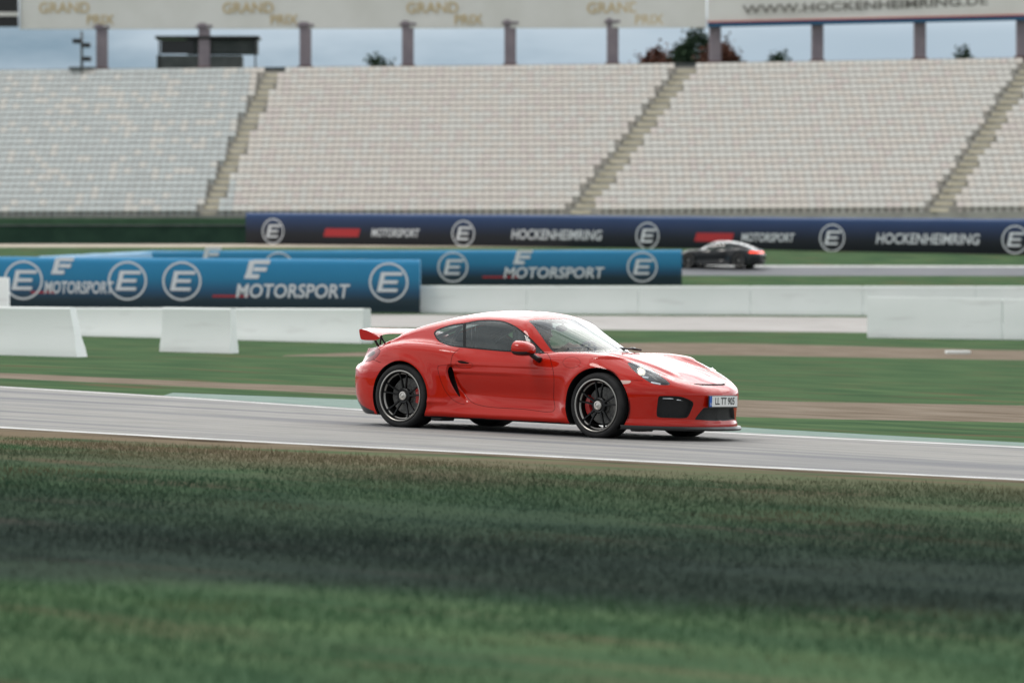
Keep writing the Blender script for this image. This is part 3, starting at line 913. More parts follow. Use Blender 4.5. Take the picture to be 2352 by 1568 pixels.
# ------------------------------------------------------------------ the red car: objects
car = empty('sports_car', matrix=CAR_M, label='glossy red two seat sports coupe with fixed rear wing cornering on the grey track', cat='car')
def both(lab):
    """panel of the right half joined with its mirror image"""
    v, f, n = shell.sub(lab)
    k = np.abs(v[:, 1]) < 1e-6
    mv = v * [1, -1, 1]; mn = n * [1, -1, 1]
    idx = np.arange(len(v)) + len(v); idx[k] = np.nonzero(k)[0]
    V2 = np.vstack([v, mv]); F2 = np.vstack([f, idx[f][:, ::-1]])
    used, inv = np.unique(F2, return_inverse=True)
    return V2[used], inv.reshape(-1, 3), np.vstack([n, mn])[used]
def panel(name, lab, mat, parent=None, label=None):
    v, f, n = both(lab)
    o = mesh_obj(name, v, f, MATS[mat], parent or car, normals=n)
    if label: o['label'] = label
    return o
def pair(name, lab, mat, parents=None):
    """one panel for each side"""
    v, f, n = shell.sub(lab)
    a = mesh_obj(name, v, f, MATS[mat], (parents or (car, car))[0], normals=n)
    b = mesh_obj(name, v * [1, -1, 1], f[:, ::-1], MATS[mat], (parents or (car, car))[1], normals=n * [1, -1, 1])
    return a, b
def body_parts():
    v, f, n = both([S_BODY, S_SEAM, S_UNDER, S_FLAP])
    lab = np.concatenate([shell.L[np.isin(shell.L, [S_BODY, S_SEAM, S_UNDER, S_FLAP])]] * 2)
    fm = np.select([lab == S_SEAM, lab == S_UNDER], [1, 2], 0)
    return mesh_obj('body', v, f, [MATS['red_paint'], MATS['seam_dark'], MATS['underbody']], car, normals=n, face_mats=fm)
body = body_parts()
panel('bonnet', S_BONNET, 'red_paint')
panel('bonnet_outlet', S_SLIT, 'seam_dark')
panel('cowl', S_COWL, 'black_trim')
panel('windscreen', S_SCREEN, 'windscreen_glass')
panel('window_surround', S_GASKET, 'rubber_black')
panel('rear_window', S_REARGLASS, 'side_glass')
panel('front_grille', S_GRILLE, 'grille_mesh')
panel('rear_valance', S_DIFF, 'black_trim')
doors = pair('door', S_DOOR, 'red_paint')
pair('door_window', S_DOORGLASS, 'side_glass', doors)
hs = pair('door_handle', S_HANDLE, 'red_paint', doors)
pair('handle_recess', S_HOLE, 'seam_dark', doors)
pair('quarter_window', S_QUARTER, 'side_glass')
pair('intake_blade', S_BLADE, 'red_paint')
pair('side_intake', S_SLOT, 'seam_dark')
pair('fog_intake', S_FOG, 'grille_mesh')
pair('daytime_light', S_DRL, 'led_white')
pair('side_marker', S_INDIC, 'tail_clear')
tl = pair('tail_light', S_TAIL, 'tail_red')
pair('tail_lamp_core', S_TAILCORE, 'tail_core', tl)
pair('tail_reverse_lens', S_TAILCLEAR, 'tail_clear', tl)
# inner skin seen through the glass
v, f, n = both([S_BODY, S_DOOR, S_BONNET, S_COWL, S_SEAM, S_HANDLE, S_BLADE])
mesh_obj('cabin_lining', v - n * .022, f[:, ::-1], MATS['interior'], car, normals=-n)
# headlights: black housing set back behind a clear lens, with a projector and light bars
def headlights():
    v, f, n = shell.sub(S_HEAD)
    for s in (1, -1):
        m = np.array([1, s, 1]); ff = f if s == 1 else f[:, ::-1]
        lens = mesh_obj('headlight', (v + n * .001) * m, ff, MATS['lamp_glass'], car, normals=n * m)
        d = np.maximum(-poly_sd(side_uv(v), head), 0)
        hv = v - n * (.004 + .045 * sstep(0, 6, d))[:, None]
        mesh_obj('lamp_housing', hv * m, ff, MATS['lamp_black'], lens)
        def on(u, w, sink):
            q = np.array(z2([(u, w)]))[0]
            i = np.argmin(((side_uv(v) - q) ** 2).sum(1))
            return Vector((v[i] - n[i] * sink) * m), Vector(n[i] * m)
        c, nn = on(1312, 636, .022)
        fw = Vector((.80, -.52 * s, .28)).normalized()
        b = MB(); b.ellipsoid((0, 0, 0), (.034, .034, .034), 18, 12); b.v = [tuple(Vector(p) + c) for p in b.v]
        b.build('projector_lens', MATS['lamp_lens_lit'], lens, True)
        b = MB(); b.lathe([(.037, -.01), (.046, .012), (.050, .010), (.046, -.02)], c, fw, 24); b.build('projector_ring', MATS['lamp_chrome'], lens, True)
        p0, _ = on(1330, 700, .012); p1, _ = on(1385, 708, .012)
        b = MB(); b.tube([p0, (p0 + p1) / 2, p1], .0075, 8); b.build('light_bar', MATS['led_white'], lens, True)
        p0, _ = on(1408, 748, .012); p1, _ = on(1500, 764, .012)
        b = MB(); b.tube([p0, (p0 + p1) / 2, p1], .0075, 8); b.build('light_bar', MATS['led_white'], lens, True)
headlights()

# splitter
def splitter():
    a = np.linspace(-.885, .885, 61)
    out = np.array([[float(nose_plan(np.array(abs(t)))) + .035 * (1 if abs(t) < .8 else .3), t] for t in a])
    out[np.abs(a) > .86, 0] = np.minimum(out[np.abs(a) > .86, 0], 1.60)
    inn = np.c_[np.minimum(out[:, 0] - .16, 1.95), a * .93]
    b = MB()
    ring = lambda p, z: [(x, y, z) for x, y in p]
    vs_ = ring(out, .150) + ring(out + [.012, 0], .128) + ring(out, .108) + ring(inn, .108) + ring(inn, .150)
    n = len(a); fs = []
    for k in range(5):
        k2 = (k + 1) % 5
        for i in range(n - 1): fs.append((k * n + i, k2 * n + i, k2 * n + i + 1, k * n + i + 1))
    b.add(vs_, fs); o = b.build('front_splitter', MATS['black_trim'], car, True)
    o.data.set_sharp_from_angle(angle=math.radians(50))
splitter()

# wheels
def wheel(xa, side, rear, steer=0.0):
    R, w = (.338, .295) if rear else (.335, .245)
    face = .895 if rear else .885
    w_e = empty('wheel'); w_e.parent = car
    w_e.location = (xa, side * face, R - .003)
    w_e.rotation_euler = (0, 0, (0 if side > 0 else math.pi) + steer)      # local +y points outwards
    rr = .2665
    b = MB()
    prof = [(rr - .012, -w + .02), (rr + .01, -w + .004), (R - .030, -w), (R - .008, -w + .018), (R, -w + .05)]
    for k in range(1, 5):      # circumferential grooves
        g = -w + .05 + (w - .10) * k / 5
        prof += [(R, g - .006), (R - .007, g - .004), (R - .007, g + .004), (R, g + .006)]
    prof += [(R, -.05), (R - .008, -.018), (R - .022, -.004), (R - .040, .000), (rr + .018, -.003), (rr + .006, -.010), (rr - .010, -.018)]
    b.lathe(prof, (0, 0, 0), (0, 1, 0), 72)
    b.build('tyre', MATS['tyre_rubber'], w_e, sharp=35)
    b = MB()
    b.lathe([(rr - .004, -.020), (rr + .004, -.008), (rr + .002, -.001), (rr - .008, .001), (rr - .013, -.003), (rr - .015, -.010)], (0, 0, 0), (0, 1, 0), 72, 0)
    b.lathe([(rr - .015, -.010), (rr - .024, -.026), (rr - .026, -.04)], (0, 0, 0), (0, 1, 0), 72, 1)
    b.lathe([(rr - .026, -.04), (rr - .030, -.046), (rr - .036, -.048), (rr - .040, -.055)], (0, 0, 0), (0, 1, 0), 72, 0)
    b.lathe([(rr - .040, -.055), (rr - .045, -.12), (rr - .03, -w + .03), (rr - .005, -w + .012)], (0, 0, 0), (0, 1, 0), 72, 1)
    b.build('rim', [MATS['rim_lip'], MATS['rim_dark']], w_e, sharp=30)
    # five double spokes
    b = MB()
    hub_y = -.075 if rear else -.055
    for k in range(5):
        for dlt in (-.20, .20):
            th = 2 * math.pi * k / 5 + .35
            p0 = Vector((math.cos(th + dlt * 1.2) * .060, hub_y, math.sin(th + dlt * 1.2) * .060))
            p1 = Vector((math.cos(th + dlt * .95) * .16, hub_y + .012, math.sin(th + dlt * .95) * .16))
            p2 = Vector((math.cos(th + dlt * 1.05) * (rr - .030), -.040, math.sin(th + dlt * 1.05) * (rr - .030)))
            secs = []
            for p, hw, hd in ((p0, .014, .014), (p1, .0085, .012), (p2, .011, .009)):
                t = Vector((-p.z, 0, p.x)).normalized()
                secs.append([p + t * hw * .7 + Vector((0, hd * .6, 0)), p - t * hw * .7 + Vector((0, hd * .6, 0)), p - t * hw + Vector((0, -hd, 0)), p + t * hw + Vector((0, -hd, 0))])
            vs_ = [q for s in secs for q in s]; fs = []
            for i in range(2):
                for c in range(4): fs.append((i * 4 + c, i * 4 + (c + 1) % 4, i * 4 + 4 + (c + 1) % 4, i * 4 + 4 + c))
            b.add(vs_, fs)
    b.lathe([(.085, hub_y - .03), (.082, hub_y + .006), (.070, hub_y + .014), (.052, hub_y + .010), (.046, hub_y - .004)], (0, 0, 0), (0, 1, 0), 36)
    b.build('spokes', MATS['rim_dark'], w_e, sharp=40)
    b = MB(); b.lathe([(.050, hub_y - .01), (.050, hub_y + .016), (.044, hub_y + .026), (.034, hub_y + .028), (.030, hub_y + .022), (.012, hub_y + .024), (.010, hub_y + .03), (0, hub_y + .031)], (0, 0, 0), (0, 1, 0), 36)
    b.build('centre_lock', MATS['hub_alloy'], w_e, sharp=35)
    b = MB(); dy = -.13
    b.lathe([(.09, dy - .01), (.09, dy), (.185, dy), (.19, dy - .004), (.19, dy - .03), (.185, dy - .034), (.09, dy - .034)], (0, 0, 0), (0, 1, 0), 48)
    b.lathe([(0, dy + .035), (.075, dy + .035), (.088, dy + .02), (.09, dy)], (0, 0, 0), (0, 1, 0), 36)
    b.build('brake_disc', MATS['disc_steel'], w_e, sharp=35)
    # caliper: ahead of the rear axle, behind the front one
    b = MB()
    fwd = (1 if rear else -1) * (1 if side > 0 else -1)
    vs_, fs = [], []
    for i, an in enumerate(np.linspace(-.50, .50, 9)):
        an = an + (.08 if rear else .0)
        bul = 1 - .25 * abs(i - 4) / 4
        for r_, y_ in ((.135, dy + .016), (.15, dy + .045 * bul), (.20, dy + .045 * bul), (.212, dy + .015), (.212, dy - .06), (.135, dy - .06)):
            vs_.append((math.cos(an) * r_ * fwd, y_, math.sin(an) * r_))
    for i in range(8):
        for c in range(6): fs.append((i * 6 + c, i * 6 + (c + 1) % 6, i * 6 + 6 + (c + 1) % 6, i * 6 + 6 + c))
    fs += [tuple(range(5, -1, -1)), tuple(48 + k for k in range(6))]
    b.add(vs_, fs); b.build('brake_caliper', MATS['caliper_red'], w_e, sharp=40)
    return w_e
STEER = -.05
for xa, rear in ((WR, True), (WF, False)):
    for s in (-1, 1): wheel(xa, s, rear, 0 if rear else STEER)
# wheel housings, and rubber flaps ahead of the wheels
for xa, R in ((WR, .376), (WF, .387)):
    for s in (-1, 1):
        b = MB(); b.lathe([(R + .004, s * .86), (R + .012, s * .74), (R, s * .56), (.02, s * .55)], (xa + .005, 0, WZ - .005), (0, 1, 0), 40)
        b.v = [(x, y, max(z, .135)) for x, y, z in b.v]      # kept off the road
        b.build('wheel_housing', MATS['underbody'], car, True)
for s in (-1, 1):
    b = MB(); b.box((-.80, s * .72, .118), (.14, .24, .05), .012); b.build('air_deflector', MATS['black_trim'], car)
    b = MB(); b.box((1.66, s * .66, .112), (.12, .26, .05), .012); b.build('air_deflector', MATS['black_trim'], car)

# rear wing
def wing():
    b = MB(); n = 40
    vs_ = []
    for i in range(n + 1):
        y = -.655 + 1.31 * i / n
        e = 1 - (abs(y) / .655) ** 6
        lift = 1 - abs(y / .655) ** 5
        sec = [(-1.755, .940), (-1.775, .957), (-1.82, .975), (-1.89, .996), (-1.975, 1.012), (-1.988, 1.012), (-1.985, 1.002), (-1.90, .979), (-1.83, .957), (-1.78, .939)]
        for x, z in sec: vs_.append((x + .03 - .10 * (1 - (y / .655) ** 2), y, z + lift * (.016 + .020 * (x + 1.988) / .233)))
    m = 10; fs = []
    for i in range(n):
        for k in range(m): fs.append((i * m + k, i * m + (k + 1) % m, i * m + m + (k + 1) % m, i * m + m + k))
    fs += [tuple(range(m)), tuple(n * m + k for k in range(m - 1, -1, -1))]
    b.add(vs_, fs)
    w = b.build('rear_wing', MATS['red_paint'], car, sharp=50)
    for s in (-1, 1):
        y = s * .66
        pl = smooth_poly([(-2.008, 1.0), (-1.985, 1.014), (-1.90, 1.0), (-1.80, .964), (-1.742, .934), (-1.775, .910), (-1.83, .900), (-1.955, .902), (-1.99, .925)], 4)
        bb = MB(); bb.prism([(x + .03, y, z) for x, z in pl], (0, -.011, 0), (0, .011, 0)); bb.build('wing_endplate', MATS['red_paint'], w, sharp=40)
        yy = s * .44
        bb = MB()
        bb.tube([(-1.885, yy, .825), (-1.94, yy, .90), (-1.985, yy, .975)], .013, 8)
        bb.tube([(-1.872, yy, .835), (-1.866, yy, .905), (-1.868, yy, .965)], .010, 8)
        bb.tube([(-1.79, yy, .855), (-1.845, yy, .915), (-1.868, yy, .965)], .011, 8)
        bb.build('wing_support', MATS['black_trim'], w, True)
wing()
# door mirrors
for s in (-1,):
    b = MB(); n, m = 26, 16
    vs_, fs = [], []
    for i in range(m + 1):
        t = i / m                                  # rear glass edge -> rounded front
        r = [1.0, 1.0][0] * (1 - max(0, (t - .12) / .88) ** 2.4) ** .5 if t > .12 else 1.0
        for k in range(n):
            a = 2 * math.pi * k / n
            yy = .140 * math.copysign(abs(math.cos(a)) ** .8, math.cos(a)) * r
            zz = (.088 if math.sin(a) > 0 else .066) * math.copysign(abs(math.sin(a)) ** .8, math.sin(a)) * r
            vs_.append((.345 + .175 * t, s * (.985 + yy), .872 + zz - .012 * t))
    for i in range(m):
        for k in range(n):
            k2 = (k + 1) % n; q = (i * n + k, i * n + k2, i * n + n + k2, i * n + n + k)
            fs.append(q if s > 0 else q[::-1])
    fs.append(tuple(range(n - 1, -1, -1)))
    b.add(vs_, fs, 0)
    zc = [np.mean([vs_[i][2] for i in f_]) for f_ in fs]
    b.m = [1 if z < .845 else 0 for z in zc]; b.m[-1] = 1
    mir = b.build('door_mirror', [MATS['red_paint'], MATS['black_trim']], car, sharp=60)
    b = MB(); b.tube([(.43, s * .955, .852), (.45, s * .92, .822), (.475, s * .87, .785), (.49, s * .82, .765)], [.030, .026, .026, .034], 12)
    b.build('mirror_arm', MATS['black_trim'], mir, True)
# wipers
b = MB()
b.tube([(.92, .30, .895), (.80, .05, .912), (.70, -.30, .905), (.62, -.52, .89)], .009, 6); b.tube([(.95, .34, .89), (.90, .25, .9)], .013, 6)
b.tube([(.95, .0, .895), (.93, .2, .91), (.80, .45, .905), (.72, .56, .895)], .009, 6)
b.build('wiper', MATS['black_trim'], car, True)

# number plate
def text_mesh(body, size, depth, name, mat, parent, matrix, bold=0.0, align='CENTER', shear=0.0, xs=1.0):
    cu = bpy.data.curves.new(name, 'FONT'); cu.body = body; cu.size = size; cu.extrude = depth; cu.offset = bold
    cu.align_x = align; cu.align_y = 'CENTER'; cu.shear = shear; cu.resolution_u = 3
    tmp = bpy.data.objects.new(name, cu); COL.objects.link(tmp)
    dg = bpy.context.evaluated_depsgraph_get()
    me = bpy.data.meshes.new_from_object(tmp.evaluated_get(dg)); me.name = name
    bpy.data.objects.remove(tmp)
    me.materials.clear(); me.materials.append(MATS[mat])
    if xs != 1.0:
        for v in me.vertices: v.co.x *= xs
    o = bpy.data.objects.new(name, me); COL.objects.link(o)
    o.parent = parent; o.matrix_local = matrix
    return o
# basis: text x -> car +y side of the viewer facing the nose, text y -> up, normal -> +x
PM = Matrix(((0, 0, 1), (1, 0, 0), (0, 1, 0))).to_4x4()
b = MB(); b.box((2.192, 0, .405), (.014, .53, .124), .004, mi=0)
pl = b.build('number_plate', [MATS['black_trim']], car)
b = MB(); b.box((2.2005, .022, .407), (.006, .472, .106), .002); b.build('plate_face', MATS['plate_white'], pl)
b = MB(); b.box((2.2005, -.237, .407), (.006, .044, .106), .002); b.build('plate_band', MATS['plate_blue'], pl)
text_mesh('LL TT 905', .100, .0005, 'plate_text', 'plate_ink', pl, Matrix.Translation((2.2042, .022, .407)) @ PM, bold=.002, xs=.86)
text_mesh('D', .035, .0005, 'plate_text', 'plate_white', pl, Matrix.Translation((2.2042, -.237, .378)) @ PM)

# cockpit
def cockpit():
    b = MB()
    b.box((.52, 0, .70), (.42, 1.30, .20), .07)                  # dashboard
    b.box((.40, .36, .80), (.22, .36, .10), .04)                 # instrument hood
    b.box((-.15, 0, .30), (1.9, 1.40, .06), .01)                 # floor
    b.box((-.02, 0, .46), (1.0, .22, .30), .05)                  # tunnel
    b.box((-1.02, 0, .62), (.06, 1.35, .62), .02)                # bulkhead
    b.box((-1.35, 0, .86), (.62, 1.10, .06), .02)                # engine cover shelf
    b.build('dashboard', MATS['interior'], car)
    for s in (-1, 1):
        b = MB(); y = s * .37
        vs_, fs = [], []
        prof = [(.10, .40, .23), (-.18, .34, .235), (-.36, .38, .23), (-.48, .62, .235), (-.56, .80, .225), (-.60, .88, .17), (-.63, .98, .115), (-.645, 1.06, .10)]
        for x, z, hw in prof:
            for k, t in enumerate(np.linspace(-1, 1, 9)):
                bol = .075 * abs(t) ** 3
                vs_.append((x + bol * .7, y + t * hw, z + bol * .6))
        for i in range(len(prof) - 1):
            for k in range(8): fs.append((i * 9 + k, i * 9 + k + 1, i * 9 + 10 + k, i * 9 + 9 + k))
        nb = len(vs_)
        vs_ += [(p[0] - .05, p[1], p[2] - .03) for p in vs_]
        fs += [tuple(nb + i for i in q[::-1]) for q in fs]
        b.add(vs_, fs); b.build('seat', MATS['black_trim'], car, True)
    b = MB(); c = Vector((.20, .37, .80)); ax = Vector((-.88, 0, .47)).normalized(); u = ax.cross(Vector((0, 1, 0))).normalized()
    b.tube([c + (u * math.cos(t) + Vector((0, 1, 0)) * math.sin(t)) * .178 for t in np.linspace(0, 2 * math.pi, 32, endpoint=False)], .016, 8, closed=True)
    for t in (math.pi / 2, -math.pi / 2, math.pi): b.tube([c - ax * .03, c + (u * math.cos(t) + Vector((0, 1, 0)) * math.sin(t)) * .175], .014, 6)
    b.ellipsoid(tuple(c - ax * .02), (.05, .06, .05)); b.tube([c - ax * .02, c - ax * .25], .03, 8)
    b.build('steering_wheel', MATS['black_trim'], car, True)
    b = MB(); b.ellipsoid((.17, 0, 1.09), (.022, .105, .033)); b.tube([(.17, 0, 1.10), (.21, 0, 1.19)], .01, 6); b.build('inside_mirror', MATS['black_trim'], car, True)
    b = MB()                                                       # bolted half cage
    for s in (-1, 1):
        b.tube([(-.80, s * .60, .40), (-.80, s * .60, .92), (-.78, s * .50, 1.06), (-.76, s * .38, 1.12)], .02, 8)
        b.tube([(-.78, s * .48, 1.07), (-1.45, s * .44, .84)], .018, 8)
    b.tube([(-.76, -.38, 1.12), (-.76, .38, 1.12)], .02, 8); b.tube([(-.80, -.60, .62), (-.78, .48, 1.07)], .018, 8); b.tube([(-.80, -.60, .80), (-.80, .60, .80)], .018, 8)
    b.build('roll_cage', MATS['rim_dark'], car, True)
cockpit()
# ------------------------------------------------------------------ barriers and advertising walls
def at(px, D): return (px - CX) / FPX * D            # lateral position of a measured column at distance D
def hz(py, D): return CAMZ + (700 - py) / FPX * D    # height of a measured row at distance D
noisy('white_concrete', (0.75, 0.79, 0.775), (0.80, 0.83, 0.82), 0.5, rough=0.75, bump=.1, bump_scale=20, c3=(.60, .61, .60), c3_scale=1.5, c3_lo=.58, c3_hi=.85, c3_stretch=(.35, 1, 2.2))
noisy('green_tarp', (0.012, 0.040, 0.026), (0.022, 0.060, 0.038), 0.8, rough=0.7)
noisy('green_board', (0.035, 0.085, 0.045), (0.05, 0.11, 0.06), 0.8, rough=0.7)
noisy('grey_steel', (0.10, 0.115, 0.12), (0.16, 0.17, 0.175), 2.0, rough=0.5)
principled('banner_white', (0.66, 0.69, 0.72), 0.6)
principled('banner_red', (0.42, 0.02, 0.025), 0.6)
principled('banner_pale', (0.16, 0.33, 0.45), 0.6)
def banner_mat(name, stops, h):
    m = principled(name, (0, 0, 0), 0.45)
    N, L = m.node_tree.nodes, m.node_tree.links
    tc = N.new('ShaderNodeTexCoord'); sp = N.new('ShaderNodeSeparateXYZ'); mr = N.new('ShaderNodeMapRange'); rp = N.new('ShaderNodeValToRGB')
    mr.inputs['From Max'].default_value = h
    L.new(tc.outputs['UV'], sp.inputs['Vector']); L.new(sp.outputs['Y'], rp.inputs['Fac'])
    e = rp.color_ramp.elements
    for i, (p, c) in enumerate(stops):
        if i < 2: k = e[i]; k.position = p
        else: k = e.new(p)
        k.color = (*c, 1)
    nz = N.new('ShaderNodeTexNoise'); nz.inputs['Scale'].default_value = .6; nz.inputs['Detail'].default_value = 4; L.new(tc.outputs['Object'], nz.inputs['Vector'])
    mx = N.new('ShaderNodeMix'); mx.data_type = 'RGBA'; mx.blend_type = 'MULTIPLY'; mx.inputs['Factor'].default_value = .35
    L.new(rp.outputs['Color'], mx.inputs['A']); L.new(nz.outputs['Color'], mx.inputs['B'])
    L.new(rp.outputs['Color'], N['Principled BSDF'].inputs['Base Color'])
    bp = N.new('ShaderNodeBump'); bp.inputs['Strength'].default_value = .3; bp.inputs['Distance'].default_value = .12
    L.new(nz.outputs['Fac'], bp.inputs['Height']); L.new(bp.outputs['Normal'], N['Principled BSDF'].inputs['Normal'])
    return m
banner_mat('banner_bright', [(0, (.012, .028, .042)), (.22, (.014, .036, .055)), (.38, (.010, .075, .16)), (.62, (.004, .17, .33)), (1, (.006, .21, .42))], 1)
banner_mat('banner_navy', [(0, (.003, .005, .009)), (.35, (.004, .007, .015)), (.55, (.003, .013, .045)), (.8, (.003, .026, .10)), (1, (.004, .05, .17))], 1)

def ad_wall(name, path, mat, label, thick=.7):
    """padded wall wrapped in a printed cover; path: (x, y, z_base, z_top)"""
    root = empty(name, (path[0][0], path[0][1], path[0][2]), label=label, cat='advertising wall')
    o = Vector((path[0][0], path[0][1], path[0][2]))
    prof = [(0, 0), (0, .06), (-.03, .12), (-.03, .90), (0.0, .96), (.08, 1.0), (thick - .08, 1.0), (thick, .95), (thick, 0)]
    pts = []
    for (x0, y0, b0, t0), (x1, y1, b1, t1) in zip(path[:-1], path[1:]):
        n = max(1, int(math.hypot(x1 - x0, y1 - y0) / 2.0))
        for i in range(n):
            t = i / n; pts.append((x0 + (x1 - x0) * t, y0 + (y1 - y0) * t, b0 + (b1 - b0) * t, t0 + (t1 - t0) * t))
    pts.append(path[-1])
    vs_, fs = [], []
    m = len(prof)
    for i, (x, y, b, t) in enumerate(pts):
        a = pts[max(i - 1, 0)]; c = pts[min(i + 1, len(pts) - 1)]
        d = Vector((c[0] - a[0], c[1] - a[1], 0)).normalized(); nrm = Vector((-d.y, d.x, 0))
        if nrm.y < 0: nrm = -nrm
        for q, (dy, k) in enumerate(prof):
            sag = .012 * math.sin(i * 2.7 + q) if 2 < q < 6 else 0
            p = Vector((x, y, 0)) + nrm * (dy + sag); vs_.append((p.x - o.x, p.y - o.y, b + (t - b) * k + sag * .8 - o.z))
    for i in range(len(pts) - 1):
        for q in range(m - 1): fs.append((i * m + q, (i + 1) * m + q, (i + 1) * m + q + 1, i * m + q + 1))
    fs.append(tuple(range(m - 1, -1, -1))); fs.append(tuple((len(pts) - 1) * m + q for q in range(m)))
    ob = mesh_obj('printed_cover', vs_, fs, MATS[mat], root)
    ob.data.set_sharp_from_angle(angle=math.radians(45))
    uv = ob.data.uv_layers.new(name='UVMap')
    for lp in ob.data.loops: uv.data[lp.index].uv = (0, prof[lp.vertex_index % m][1])
    def place(px, k, out=.045):
        """matrix of a flat print at the measured column px and height fraction k"""
        best = None
        for i in range(len(pts) - 1):
            p, q = pts[i], pts[i + 1]
            u0, u1 = CX + FPX * p[0] / p[1], CX + FPX * q[0] / q[1]
            if min(u0, u1) <= px <= max(u0, u1): best = (p, q, (px - u0) / (u1 - u0))
        p, q, t = best
        c = [p[j] + (q[j] - p[j]) * t for j in range(4)]
        d = Vector((q[0] - p[0], q[1] - p[1], (q[2] - p[2]) * (1 - k) + (q[3] - p[3]) * k)).normalized(); nrm = Vector((d.y, -d.x, 0)).normalized()
        up = nrm.cross(d)
        M = Matrix((d, up, nrm)).transposed().to_4x4()
        M.translation = Vector((c[0], c[1], c[2] + (c[3] - c[2]) * k)) + nrm * out - o
        return M, c[3] - c[2]
    return root, place
def emblem(root, M, r):
    """round club emblem: pale disc edge, ring and a slanted three bar sign"""
    b = MB()
    n = 48; vs_, fs = [], []
    for rr_ in (r, r * .90):
        vs_ += [(rr_ * math.cos(2 * math.pi * k / n), rr_ * math.sin(2 * math.pi * k / n), 0) for k in range(n)]
    fs = [(k, (k + 1) % n, n + (k + 1) % n, n + k) for k in range(n)]
    b.add(vs_, fs, 0)
    def par(x0, x1, y0, y1, mi=0, sh=.22):
        b.add([(x0 + sh * y0, y0, .004), (x1 + sh * y0, y0, .004), (x1 + sh * y1, y1, .004), (x0 + sh * y1, y1, .004)], [(0, 1, 2, 3)], mi)
    for y0, x1 in ((.34, .60), (-.08, .46), (-.50, .54)): par(-.50 * r, x1 * r, y0 * r, (y0 + .17) * r)
    par(-.50 * r, -.27 * r, -.33 * r, -.08 * r); par(-.50 * r, -.27 * r, .09 * r, .34 * r)
    o = mesh_obj('emblem', b.v, b.f, [MATS['banner_white'], MATS['banner_pale']], root, smooth=False, face_mats=b.m); o.matrix_local = M
def bars(root, M, s):
    b = MB()
    for y0, x0, x1 in ((.55, -.25, .95), (.05, -.05, .85), (-.45, -.55, .45)):
        b.add([((x0 + .25 * y0) * s, y0 * s, 0), ((x1 + .25 * y0) * s, y0 * s, 0), ((x1 + .25 * (y0 + .3)) * s, (y0 + .3) * s, 0), ((x0 + .25 * (y0 + .3)) * s, (y0 + .3) * s, 0)], [(0, 1, 2, 3)])
    b.add([(-.62 * s, -.45 * s, -.002), (-.2 * s, -.45 * s, -.002), (.10 * s, .8 * s, -.002), (-.3 * s, .8 * s, -.002)], [(0, 1, 2, 3)])
    o = mesh_obj('emblem', b.v, b.f, [MATS['banner_white']], root, smooth=False); o.matrix_local = M
def stripe(root, M, w, h, mat, sh=.3):
    o = mesh_obj('stripe', [(-w / 2 - sh * h / 2, -h / 2, 0), (w / 2 - sh * h / 2, -h / 2, 0), (w / 2 + sh * h / 2, h / 2, 0), (-w / 2 + sh * h / 2, h / 2, 0)], [(0, 1, 2, 3)], MATS[mat], root, smooth=False); o.matrix_local = M
def word(root, place, px, k, txt, cap, width, mat='banner_white'):
    M, H = place(px, k)
    t = text_mesh(txt, cap / .70, .002, 'banner_text', mat, root, M, bold=.012, shear=.15)
    xs_ = [v.co.x for v in t.data.vertices]; w = max(xs_) - min(xs_)
    for v in t.data.vertices: v.co.x *= width / w
# nearer bright blue wall, behind the white blocks on the left
D1 = 140.0
g = lambda px, D: float(gz(at(px, D), D))
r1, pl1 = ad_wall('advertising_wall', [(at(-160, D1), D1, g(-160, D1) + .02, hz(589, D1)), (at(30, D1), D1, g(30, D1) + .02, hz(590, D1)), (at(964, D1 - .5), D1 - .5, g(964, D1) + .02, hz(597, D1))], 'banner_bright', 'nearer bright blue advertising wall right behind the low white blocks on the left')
kf = lambda py, top, H, D: 1 - (py - top) / (H / D * FPX)
H1 = hz(592, D1) - 1.07
for px in (54, 293, 418, 893):
    M, _ = pl1(px, kf(646, 592, H1, D1)); emblem(r1, M, .70)
M, _ = pl1(137, kf(618, 592, H1, D1)); bars(r1, M, .46)
M, _ = pl1(583, kf(624, 592, H1, D1)); bars(r1, M, .52)
word(r1, pl1, 180, kf(664, 592, H1, D1), 'MOTORSPORT', .42, 2.5)
word(r1, pl1, 670, kf(672, 594, H1, D1), 'MOTORSPORT', .48, 4.1)
M, _ = pl1(530, kf(683, 594, H1, D1), .04); stripe(r1, M, 1.3, .07, 'banner_red')
M, _ = pl1(100, kf(676, 594, H1, D1), .04); stripe(r1, M, .9, .07, 'banner_red')
# the second blue wall further back
D2 = 170.0
zt = hz(576, D2)
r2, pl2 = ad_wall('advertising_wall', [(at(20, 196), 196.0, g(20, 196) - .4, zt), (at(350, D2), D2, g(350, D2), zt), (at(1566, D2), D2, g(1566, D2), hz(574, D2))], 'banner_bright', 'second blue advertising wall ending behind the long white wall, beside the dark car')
H2 = zt - 2.1
for px in (1040, 1475, 640):
    M, _ = pl2(px, kf(617, 576, H2, D2)); emblem(r2, M, .66)
M, _ = pl2(1195, kf(598, 576, H2, D2)); bars(r2, M, .48)
M, _ = pl2(480, kf(590, 576, H2, D2)); bars(r2, M, .48)
word(r2, pl2, 1270, kf(632, 576, H2, D2), 'MOTORSPORT', .46, 4.4)
M, _ = pl2(1150, kf(641, 576, H2, D2), .04); stripe(r2, M, 1.6, .07, 'banner_red')
